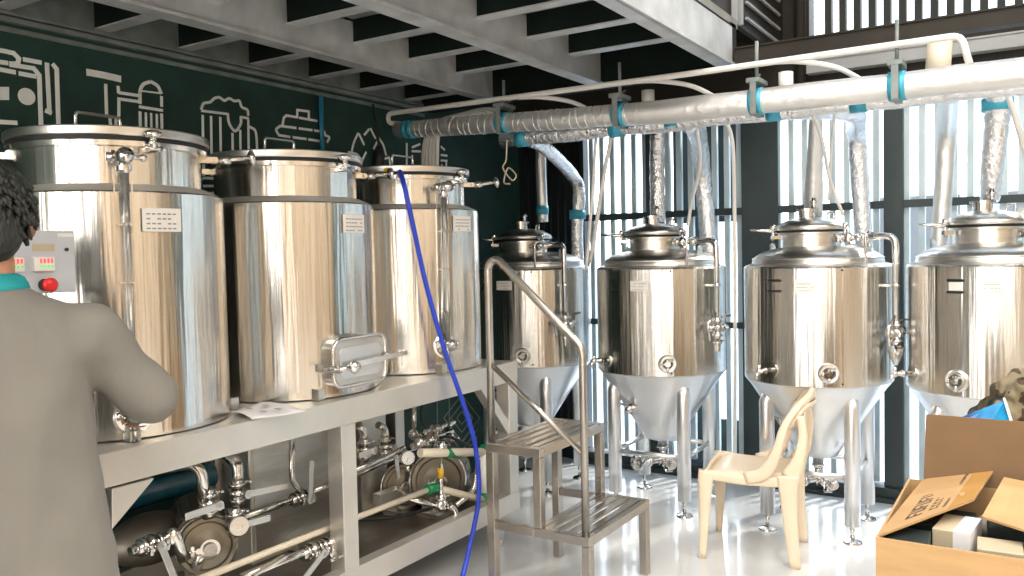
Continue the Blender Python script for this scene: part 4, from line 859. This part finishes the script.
# seat
n = 14; vs = []; ths = .012
def seat_pt(u, v):       # u 0 front .. 1 back, v -1..1
    hw = .215-.035*u; x = -.215+.40*u; z = .445-.018*math.sin(PI*min(1, u*1.1))*(1-v*v)-.02*max(0, .12-u)/.12; 
    if abs(v) > .9: z -= .012*(abs(v)-.9)/.1
    return V((x, v*hw, z))
top = [seat_pt(i/n, -1+2*j/n) for i in range(n+1) for j in range(n+1)]; bot = [p-V((0, 0, ths)) for p in top]; m_ = n+1
fs = [(i*m_+j, (i+1)*m_+j, (i+1)*m_+j+1, i*m_+j+1) for i in range(n) for j in range(n)]; K = m_*m_; fs += [tuple(K+k for k in f)[::-1] for f in fs]
edge = [i*m_ for i in range(m_)]+[n*m_+j for j in range(1, m_)]+[i*m_+n for i in range(n-1, -1, -1)]+[j for j in range(n-1, 0, -1)]
fs += [(edge[k], edge[(k+1) % len(edge)], K+edge[(k+1) % len(edge)], K+edge[k]) for k in range(len(edge))]
part(MB().add(top+bot, fs, True), 'seat', 'chair', ch)
ap = MB()
for s in (-1, 1): loft_bar([(-.215, .205*s, .42), (-.05, .205*s, .405), (.10, .19*s, .405), (.185, .18*s, .42)], [.014, .014, .014], [.05, .045, .06], (0, 0, 1), ap)
loft_bar([(-.218, -.205, .422), (-.225, 0, .43), (-.218, .205, .422)], [.014, .014], [.04, .035, .04], (0, 0, 1), ap); part(ap, 'apron', 'chair', ch)
for s in (-1, 1):
    g = MB(); loft_bar([(-.215, .20*s, .435), (-.222, .205*s, .38), (-.228, .212*s, .20), (-.238, .22*s, .0)], [.05, .045, .036, .028], [.085, .075, .05, .034], (1, 0, 0), g); part(g, 'leg', 'chair', ch)
    g = MB(); loft_bar([(.165, .178*s, .44), (.168, .182*s, .36), (.18, .19*s, .18), (.20, .198*s, .0)], [.045, .045, .038, .03], [.115, .085, .065, .05], (1, 0, 0), g); part(g, 'leg', 'chair', ch)
bk = MB()
arch = [(-.03, -.205, .415), (.06, -.205, .45), (.115, -.205, .55), (.15, -.198, .67), (.20, -.175, .755), (.25, -.10, .805), (.262, 0, .812), (.25, .10, .805), (.20, .175, .755), (.15, .198, .67), (.115, .205, .55), (.06, .205, .45), (-.03, .205, .415)]
loft_bar(arch, [.02, .028, .034, .036, .04, .045, .04, .036, .034, .028, .02], [.06, .065, .042, .034, .028, .034, .028, .034, .042, .065, .06], (1, 0, .0), bk, 5)
for s in (-1, 1): loft_bar([(.175, .178*s, .43), (.215, .18*s, .52), (.235, .175*s, .63), (.225, .17*s, .73)], [.03, .026, .026], [.085, .045, .035], (1, 0, 0), bk)
tpn = []
for i in range(7):
    for j in range(13):
        zz = .66+.125*i/6; yy = (-1+2*j/12)*(.175-.09*max(0, (zz-.72)/.07)**1.5*.6); tpn.append(V((.155+.085*(zz-.66)/.125+.03*(1-(j/6-1)**2)*1.2, yy, zz)))
fsn = [(i*13+j, (i+1)*13+j, (i+1)*13+j+1, i*13+j+1) for i in range(6) for j in range(12)]; nb = len(tpn)
edn = [j for j in range(13)]+[i*13+12 for i in range(1, 7)]+[6*13+j for j in range(11, -1, -1)]+[i*13 for i in range(5, 0, -1)]
bk.add(tpn+[p+V((.012, 0, -.004)) for p in tpn], [f[::-1] for f in fsn]+[tuple(nb+k for k in f) for f in fsn]+[(edn[k], edn[(k+1) % len(edn)], nb+edn[(k+1) % len(edn)], nb+edn[k]) for k in range(len(edn))], True)
bo = part(bk, 'backrest', 'chair', ch)
for y in (-.105, -.035, .035, .105):
    g = MB(); loft_bar([(.185, y*.9, .435), (.215, y, .56), (.232, y*1.05, .68), (.248, y*.9, .79)], [.03, .034, .034, .04], [.008, .008, .008, .008], (1, 0, 0), g); part(g, 'back_slat', 'chair', bo)

# ------------------------------------------------------------------ cartons
CZ = .80; cx0, cx1, cy0, cy1 = -.345, .28, 2.22, 2.84
low = thing('lower_carton', (0, 2.53, 0), 'brown carton underneath the open carton, below the picture edge', 'carton')
part(MB().box((cx0+.01, cy0-2.53+.01, 0), (cx1-.01, cy1-2.53-.01, .398)), 'box_body', 'card', low, bevel=.004)
cb_ = thing('open_carton', ((cx0+cx1)/2, (cy0+cy1)/2, .40), 'open brown cardboard carton full of small boxes at the right edge', 'carton'); o = cb_.location.copy()
w = MB(); th = .006; hx, hy, H = (cx1-cx0)/2, (cy1-cy0)/2, CZ-.40
w.box((-hx, -hy, 0), (hx, -hy+th, H)); w.box((-hx, hy-th, 0), (hx, hy, H)); w.box((-hx, -hy+th, 0), (-hx+th, hy-th, H)); w.box((hx-th, -hy+th, 0), (hx, hy-th, H)); w.box((-hx, -hy, 0), (hx, hy, .005))
part(w, 'box_body', 'card', cb_)
ft = ony(925, 416, cy1); f2_ = ony(1024, 424, cy1)
zt = ft.z-.40
g = MB(); g.prism([V((ft.x-o.x-.004, hy-.003, H)), V((hx, hy-.003, H)), V((hx, hy+.03, zt)), V((ft.x-o.x, hy+.03, zt))], (0, th, 0)); part(g, 'back_flap', 'cardshade', cb_)
# left flap leaning in over the goods
A0, A1 = V((-hx, -hy+.01, H)), V((ft.x-o.x-.006, hy-.01, H+.004)); B0 = onz(974, 499, CZ+.05)-o; B1 = onz(998, 464, CZ+.05)-o
def flap(P, name, nrm=(0, 0, 1)):
    g_ = MB(); g_.prism(P, V(nrm)*-th); return part(g_, name, 'card', cb_)
fl = flap([A0, B0, B1, A1], 'left_flap')
nrm = (B0-A0).cross(A1-A0).normalized(); nrm = nrm if nrm.z > 0 else -nrm
def fuv(u, v): return (A0.lerp(A1, v)).lerp(B0.lerp(B1, v), u)
tp_ = MB(); tp_.prism([fuv(.72, 0)+nrm*.0008, fuv(.99, 0)+nrm*.0008, fuv(.99, 1)+nrm*.0008, fuv(.72, 1)+nrm*.0008], nrm*.0005); part(tp_, 'parcel_tape', 'tape', fl)
pk = MB()
def gl_(u0, v0, u1, v1): pk.prism([fuv(u0, v0)+nrm*.0006, fuv(u1, v0)+nrm*.0006, fuv(u1, v1)+nrm*.0006, fuv(u0, v1)+nrm*.0006], nrm*.0004)
random.seed(3)
for i in range(6):      # bold characters reading along the flap
    v = .12+i*.075; gl_(.22, v, .40, v+.02)
    if i % 2 == 0: gl_(.22, v, .25, v+.06); gl_(.30, v, .33, v+.05)
    else: gl_(.37, v, .40, v+.055); gl_(.22, v+.045, .40, v+.06)
for i in range(5):
    v = .14+i*.06; gl_(.46, v, .56, v+.014); gl_(.46, v, .485, v+.04); gl_(.535, v, .56, v+.04)
for i in range(30):
    v = .10+i*.028; gl_(.62, v, .62+random.uniform(.035, .05), v+.019)
part(pk, 'print', 'ink', fl)
C0 = onz(1024, 548, CZ)-o; flap([V((hx, -hy+.01, H)), onz(982, 516, CZ+.03)-o, onz(1004, 477, CZ+.06)-o, V((hx, hy-.01, H))], 'right_flap')
def pack(name, p, sz, rz, mat, label, extra=None):
    t_ = thing(name, p, label, 'box', None, rz); part(MB().box((-sz[0]/2, -sz[1]/2, 0), (sz[0]/2, sz[1]/2, sz[2])), 'carton', mat, t_, bevel=.003)
    if extra: extra(t_, sz)
    return t_
def win(t_, sz): part(MB().box((-.012, -sz[1]/2-.0012, sz[2]*.4), (.012, -sz[1]/2-.0004, sz[2]*.62)), 'hang_slot', 'darkbox', t_); part(MB().cyl((sz[0]/2-.03, -sz[1]/2-.001, sz[2]*.5), (sz[0]/2-.03, -sz[1]/2+.001, sz[2]*.5), .004), 'dot', 'ink', t_)
def stripe(t_, sz):
    g_ = MB()
    for i in range(9): g_.box((-.06+i*.014, -sz[1]/2-.0012, sz[2]*.45), (-.051+i*.014, -sz[1]/2-.0004, sz[2]*.55))
    part(g_, 'print', 'greyink', t_)
def wht(t_, sz): part(MB().box((0.005, -sz[1]/2-.0008, -.001), (sz[0]/2+.0008, sz[1]/2+.0008, sz[2]+.0008)), 'pale_sleeve', 'paper', t_); part(MB().box((-.03, -sz[1]/2-.0012, .02), (-.026, -sz[1]/2-.0002, .035)), 'mark', 'ink', t_)
zc = .705
def gx(px, py): q_ = onz(px, py, .785); return (q_.x, q_.y, zc)
pack('product_box', gx(908, 536), (.10, .14, .08), .05, 'darkbox', 'dark product box with faint lettering at the left inside the carton', stripe)
pack('product_box', gx(957, 527), (.088, .15, .09), -.12, 'whitebox', 'cream and white product box in the middle of the open carton', wht)
pack('product_box', gx(1000, 543), (.10, .10, .075), .05, 'whitebox', 'pale product box with a dark oval slot inside the carton', win)
pack('product_box', (.0, 2.60, zc), (.24, .12, .07), .1, 'darkbox', 'dark product box lying behind the pale boxes in the carton', stripe)
pack('product_box', (-.23, 2.56, zc), (.15, .18, .07), -.1, 'darkbox', 'dark product box under the leaning flap at the back of the carton', None)
fill = MB().box((cx0+.01-o.x, cy0+.01-o.y, .01), (cx1-.01-o.x, cy1-.01-o.y, zc-.402-.02)); part(fill, 'packed_goods', 'darkbox', cb_)
bb = thing('plastic_wrap', (-.0, 2.68, zc+.0), 'crumpled clear plastic wrap poking up at the back of the carton', 'plastic wrap'); k = MB()
random.seed(5)
for i in range(9): k.ball((random.uniform(-.10, .12), random.uniform(-.08, .06), random.uniform(.02, .09)), (.06, .05, .04), 12, 8, Matrix.Rotation(random.uniform(0, 3), 3, 'X'))
bo = part(k, 'wrap', 'bubble', bb, remesh=.012)
# rear carton with camo bag and blue packet
rc = thing('rear_carton', (.14, 3.2, 0), 'plain brown carton standing behind the open one', 'carton'); part(MB().box((-.28, -.2, 0), (.32, .24, .90)), 'box_body', 'card', rc, bevel=.004)
pb_ = ony(990, 418, 3.1)
bpk = thing('blue_packet', (pb_.x, 3.08, .902), 'bright blue printed packet lying before the camouflage bag', 'packet'); R_ = Matrix.Rotation(math.radians(-58), 3, 'X')@Matrix.Rotation(math.radians(-14), 3, 'Y')
q = [ony(957, 419, 3.10), ony(1005, 400, 3.14), ony(1012, 423, 3.05), ony(985, 432, 3.05), ony(957, 424, 3.05)]
part(MB().prism([p-bpk.location for p in q], (0, .02, -.002)), 'cover', 'bluepacket', bpk); e_ = MB(); e_.obox(q[1]-bpk.location, q[2]-bpk.location, .006, .022, up=(0, 1, 0)); part(e_, 'white_edge', 'paper', bpk)
cm = ony(1010, 395, 3.25); cg = thing('camouflage_bag', (cm.x+.1, 3.26, .90), 'crumpled camouflage patterned bag heaped on the rear carton', 'bag'); k = MB(); random.seed(11)
k.ball((0, 0, .09), (.16, .12, .12), 24, 16); k.ball((-.10, -.02, .06), (.10, .10, .07), 20, 12); k.ball((.07, 0, .16), (.12, .10, .09), 20, 12); k.ball((-.17, -.03, .05), (.05, .06, .03), 16, 10); k.ball((-.03, -.06, .13), (.09, .06, .08), 20, 12)
for i in range(12):
    an = random.uniform(PI, 2*PI); k.tube(smooth_path([V((.16*math.cos(an), .1*math.sin(an), .04)), V((.12*math.cos(an+.3), .11*math.sin(an+.3), .13)), V((.05*math.cos(an+.5), .05*math.sin(an+.5), .21))], 5), .012, 8)
co_ = part(k, 'cloth', 'camo', cg, remesh=.008, smooth=2)
tx = bpy.data.textures.new('crumple', 'CLOUDS'); tx.noise_scale = .07; md = co_.modifiers.new('w', 'DISPLACE'); md.texture = tx; md.strength = .06; md.mid_level = .5

# ------------------------------------------------------------------ person
pc = V((-1.965, .925, 0)); fw = V((-.86, .51, 0)).normalized(); rt = V((fw.y, -fw.x, 0))     # facing the tank; right-hand side of the person
pe = thing('person', pc, 'person seen from behind in a grey long sleeved shirt working at the left tank', 'person')
def W(r_, f_, z): return rt*r_+fw*f_+V((0, 0, z))
def rings(mb, secs, seg=28, cap=True):       # secs: (r, f, z, half_width, half_depth)
    vs = []
    for (r_, f_, z, a_, b_) in secs:
        for k in range(seg):
            an = 2*PI*k/seg; c, s_ = math.cos(an), math.sin(an); ex = .85
            vs.append(W(r_+a_*math.copysign(abs(c)**ex, c), f_+b_*math.copysign(abs(s_)**ex, s_), z))
    fs = []
    n_ = len(secs)
    for i in range(n_-1):
        for k in range(seg): fs.append((i*seg+k, i*seg+(k+1) % seg, (i+1)*seg+(k+1) % seg, (i+1)*seg+k))
    if cap: fs.append(list(range(seg))[::-1]); fs.append([(n_-1)*seg+k for k in range(seg)])
    return mb.add(vs, fs, True)
def limb(mb, pts, rs, seg=20):
    P = smooth_path(pts, 6); N_ = len(P); rr = []
    for i in range(N_):
        t = i/(N_-1)*(len(rs)-1); k = min(int(t), len(rs)-2); rr.append(rs[k]+(rs[k+1]-rs[k])*(t-k))
    mb.tube(P, rr, seg); mb.ball(P[0], rr[0], 14, 10); mb.ball(P[-1], rr[-1], 14, 10)
# hand target: the bottom valve of tank 1
hv = V((TX, 1.725, BZ))+V((math.cos(math.radians(-27)), math.sin(math.radians(-27)), 0))*.44+V((0, 0, .10))-pc
sR = W(.195, 0, 1.382); sL = W(-.185, 0, 1.385); eR = onx(149, 393, -1.86)-pc; eL = W(-.27, .14, 1.12)
wR = hv-(hv-eR).normalized()*.10+V((0, 0, .02)); wL = W(-.16, .36, 1.12)
bd = MB()
rings(bd, [(0, 0, .80, .15, .10), (0, 0, .92, .165, .11), (0, 0, 1.05, .14, .095), (0, .0, 1.25, .165, .11), (0, 0, 1.36, .17, .10), (0, 0, 1.42, .10, .07)])
limb(bd, [W(0, -.005, 1.38), W(0, .0, 1.46), W(0, .03, 1.54)], [.075, .056, .055])
hc = W(-.0, .045, 1.63)
bd.ball(hc+V((0, 0, .02)), (.082, .082, .105), 24, 18); bd.ball(hc+fw*.035+V((0, 0, -.035)), (.06, .06, .075), 20, 14)
bd.ball(hc+fw*.115+V((0, 0, -.015)), .014); bd.ball(hc+fw*.10+V((0, 0, -.06)), (.022, .022, .012)); 
for s in (-1, 1):
    bd.ball(hc+rt*.083*s+fw*-.005+V((0, 0, -.012)), (.014, .02, .034), 12, 10); bd.ball(hc+rt*.086*s+fw*-.018+V((0, 0, .0)), (.01, .012, .026), 10, 8)
for s_, sh_, el, wr_ in ((1, sR, eR, wR), (-1, sL, eL, wL)):
    limb(bd, [sh_, sh_.lerp(el, .5), el, el.lerp(wr_, .5), wr_], [.055, .048, .042, .038, .027])
for s in (-1, 1): limb(bd, [W(.09*s, 0, .85), W(.10*s, .02, .46), W(.11*s, -.01, .09)], [.085, .06, .04]); limb(bd, [W(.11*s, 0, .06), W(.12*s, .12, .035)], [.042, .035])
# hands
def hand(mb, wr_, d, n_, s):
    d = d.normalized(); n_ = (n_-d*n_.dot(d)).normalized(); u = d.cross(n_)*s
    pc_ = wr_+d*.05; mb.tube([wr_-d*.01, wr_+d*.03, wr_+d*.09], [.024, .034, .034], 14)
    mb.ball(pc_, .034)
    for k, L_ in enumerate((.072, .080, .074, .058)):
        b0 = wr_+d*.088+u*(.030-.020*k); p1_ = b0+d*L_*.45-n_*.012; p2_ = p1_+d*L_*.22-n_*L_*.35; p3_ = p2_-d*L_*.12-n_*L_*.32
        mb.tube(smooth_path([b0-d*.02, p1_, p2_, p3_], 4), [.0105, .0095, .0085, .0075], 10); mb.ball(p3_, .0075, 8, 6); mb.ball(b0, .0115, 8, 6)
    t0_ = wr_+d*.03+u*.03; t1_ = t0_+u*.028+d*.03-n_*.02; t2_ = t1_+d*.03-n_*.03-u*.01
    mb.tube(smooth_path([t0_, t1_, t2_], 4), [.014, .012, .009], 10); mb.ball(t2_, .009, 8, 6)
hd_ = MB(); hand(hd_, wR, hv-eR, V((.5, -.2, 1)), 1); hand(hd_, wL, fw+rt*.2, V((0, 0, 1)), -1)
bd.v, bd.f, bd.m, bd.sm = bd.v, bd.f, bd.m, bd.sm
base_n = len(bd.v); bd.add([V(v) for v in hd_.v], hd_.f, True)
part(bd, 'body', 'skin', pe, remesh=.0065, smooth=3)
# eyes
ey = MB()
for s in (-1, 1): ey.ball(hc+fw*.088+rt*.03*s+V((0, 0, .012)), .011, 12, 8)
part(ey, 'eye', 'paper', pe)
hr_ = MB(); hr_.ball(hc-fw*.012+V((0, 0, .04)), (.096, .096, .105), 28, 20); hr_.ball(hc-fw*.045+V((0, 0, -.02)), (.078, .078, .085), 24, 16)
hr_.ball(hc-fw*.05+V((0, 0, -.06)), (.058, .058, .040), 20, 12)
random.seed(2)
for i in range(420):
    an = random.uniform(0, 2*PI); z = random.uniform(-.62, 1); rr = math.sqrt(max(0, 1-z*z)); d = fw*(-.3+rr*math.cos(an))*1+rt*rr*math.sin(an)+V((0, 0, z)); d.normalize()
    if d.dot(fw) > .45 and d.z < .55: continue
    p = hc-fw*.014+V((0, 0, .03))+V((d.x*.094, d.y*.094, d.z*.104)); dn = (d*.5+V((0, 0, -.9))+rt*random.uniform(-.4, .4)).normalized(); hr_.tube([p-dn*.008, p+dn*.012+d*.003, p+dn*.024], [.006, .006, .002], 6)
part(hr_, 'hair', 'hair', pe)
shm = MB()
rings(shm, [(.0, 0, .70, .25, .16), (.0, 0, .78, .245, .16), (0, 0, .92, .232, .15), (0, 0, 1.06, .208, .145), (0, .0, 1.20, .198, .145), (0, 0, 1.30, .195, .135), (0, 0, 1.38, .20, .12), (0, 0, 1.435, .155, .10), (0, 0, 1.475, .085, .078)])
limb(shm, [sR+V((0, 0, -.02)), sR.lerp(eR, .5)+V((0, 0, -.01)), eR], [.076, .070, .064]); limb(shm, [eR, eR.lerp(wR, .5), wR-(wR-eR).normalized()*.02], [.068, .058, .042])
limb(shm, [sL, sL.lerp(eL, .5), eL], [.085, .075, .068]); limb(shm, [eL, eL.lerp(wL, .5), wL-(wL-eL).normalized()*.02], [.066, .056, .042])
so = part(shm, 'shirt', 'shirt', pe, remesh=.011, smooth=3)
def wrinkle(o_, size, strength, depth=2):
    tx = bpy.data.textures.new('folds', 'CLOUDS'); tx.noise_scale = size; tx.noise_depth = depth
    md = o_.modifiers.new('w', 'DISPLACE'); md.texture = tx; md.strength = strength; md.mid_level = .5; md.texture_coords = 'LOCAL'
wrinkle(so, .14, .03, 1)
cm_ = MB(); rings(cm_, [(0, .004, 1.45, .098, .088), (0, .008, 1.49, .080, .074), (0, .015, 1.515, .071, .066)]); co = part(cm_, 'collar', 'collar', pe, sub=1)
cm_ = MB(); rings(cm_, [(0, .004, 1.457, .0985, .0885), (0, .005, 1.465, .0955, .0865)]); part(cm_, 'collar_stripe', 'collarline', co)
tr = MB(); rings(tr, [(0, 0, .72, .17, .125), (0, 0, .82, .18, .13), (0, 0, .95, .165, .12)])
for s in (-1, 1): limb(tr, [W(.095*s, 0, .82), W(.105*s, .01, .46), W(.11*s, 0, .10)], [.105, .08, .07])
part(tr, 'trousers', 'trouser', pe, remesh=.014, smooth=4)
for s in (-1, 1):
    sh2 = MB(); sh2.tube(smooth_path([W(.11*s, -.06, .045), W(.115*s, .03, .05), W(.125*s, .16, .035), W(.127*s, .20, .028)], 5), [.036, .05, .044, .026], 16); sh2.prism([W(.11*s-.04, -.09, 0), W(.11*s+.04, -.09, 0), W(.12*s+.048, .1, 0), W(.125*s+.035, .22, 0), W(.125*s-.035, .22, 0), W(.12*s-.045, .1, 0)], (0, 0, .02)); part(sh2, 'shoe', 'sole', pe)

# ------------------------------------------------------------------ outside
struct(MB().box((-40, WY+.1, -.25), (40, 60, -.12)).build('ground', 'street'))
sb = thing('street_building', (1.5, 14, -.12), 'pale blue building with a yellow fascia seen beyond the slats', 'building')
part(MB().box((-4, 0, 0), (8, 3, 6)), 'wall', 'facade', sb); part(MB().box((-2.7, -.15, 2.85), (8, 0, 3.02)), 'fascia', 'signyellow', sb)
for i in range(7): part(MB().box((-3.6+i*1.6, -.05, .6), (-2.5+i*1.6, .0, 2.4)), 'window', 'glass', sb)
dp_ = tag(MB().box((-2.2, 0, 1.72), (-1.63, .03, 2.4)).box((-2.2, 0, .0), (-1.63, .03, .35)).box((-2.05, 0, .35), (-1.98, .03, 1.72)).build('dark_sheet', 'post'), 'dark sheet mounted outside the slats behind the second fermenter', 'panel'); dp_.location = (0, 5.62, 0)

# ------------------------------------------------------------------ light
sc_ = bpy.context.scene
wd = bpy.data.worlds.new('sky'); sc_.world = wd; wd.use_nodes = True
N = wd.node_tree.nodes; L = wd.node_tree.links; bg = N['Background']
tc = N.new('ShaderNodeTexCoord'); sx = N.new('ShaderNodeSeparateXYZ'); L.new(tc.outputs['Generated'], sx.inputs[0])
cr_ = N.new('ShaderNodeValToRGB'); e = cr_.color_ramp.elements; e[0].position = .0; e[0].color = (.95, .93, .90, 1); e[1].position = .6; e[1].color = (.62, .78, 1.0, 1)
L.new(sx.outputs['Z'], cr_.inputs[0]); L.new(cr_.outputs[0], bg.inputs['Color']); bg.inputs['Strength'].default_value = 4.6
def light(name, typ, loc, energy, colr=(1, 1, 1), size=1, rot=None, **k):
    l = bpy.data.lights.new(name, typ); l.energy = energy; l.color = colr
    if typ == 'AREA': l.shape = 'RECTANGLE'; l.size = size; l.size_y = k.get('sy', size)
    if typ == 'SUN': l.angle = math.radians(k.get('ang', 1))
    o_ = bpy.data.objects.new(name, l); col.objects.link(o_); o_.location = loc
    if rot is not None: o_.rotation_euler = V(rot).to_track_quat('-Z', 'Y').to_euler()
    return o_
light('sun', 'SUN', (5, 12, 9), 6.0, (1, .96, .88), rot=(-.42, -1, -.85), ang=6)
# added area lamps standing in for daylight, under the ceiling and behind the camera
light('ceiling_fill', 'AREA', (1.3, .6, 4.55), 420, (1, .95, .88), 5.0, rot=(0, 0, -1), sy=5.5)
light('shopfront_fill', 'AREA', (.6, -3.9, 2.3), 520, (1, .94, .85), 8.0, rot=(0, 1, 0), sy=4.2)
sc_.view_settings.view_transform = 'Standard'; sc_.view_settings.look = 'None'; sc_.view_settings.gamma = 1
sc_.view_settings.use_curve_mapping = False; sc_.view_settings.exposure = 0.45
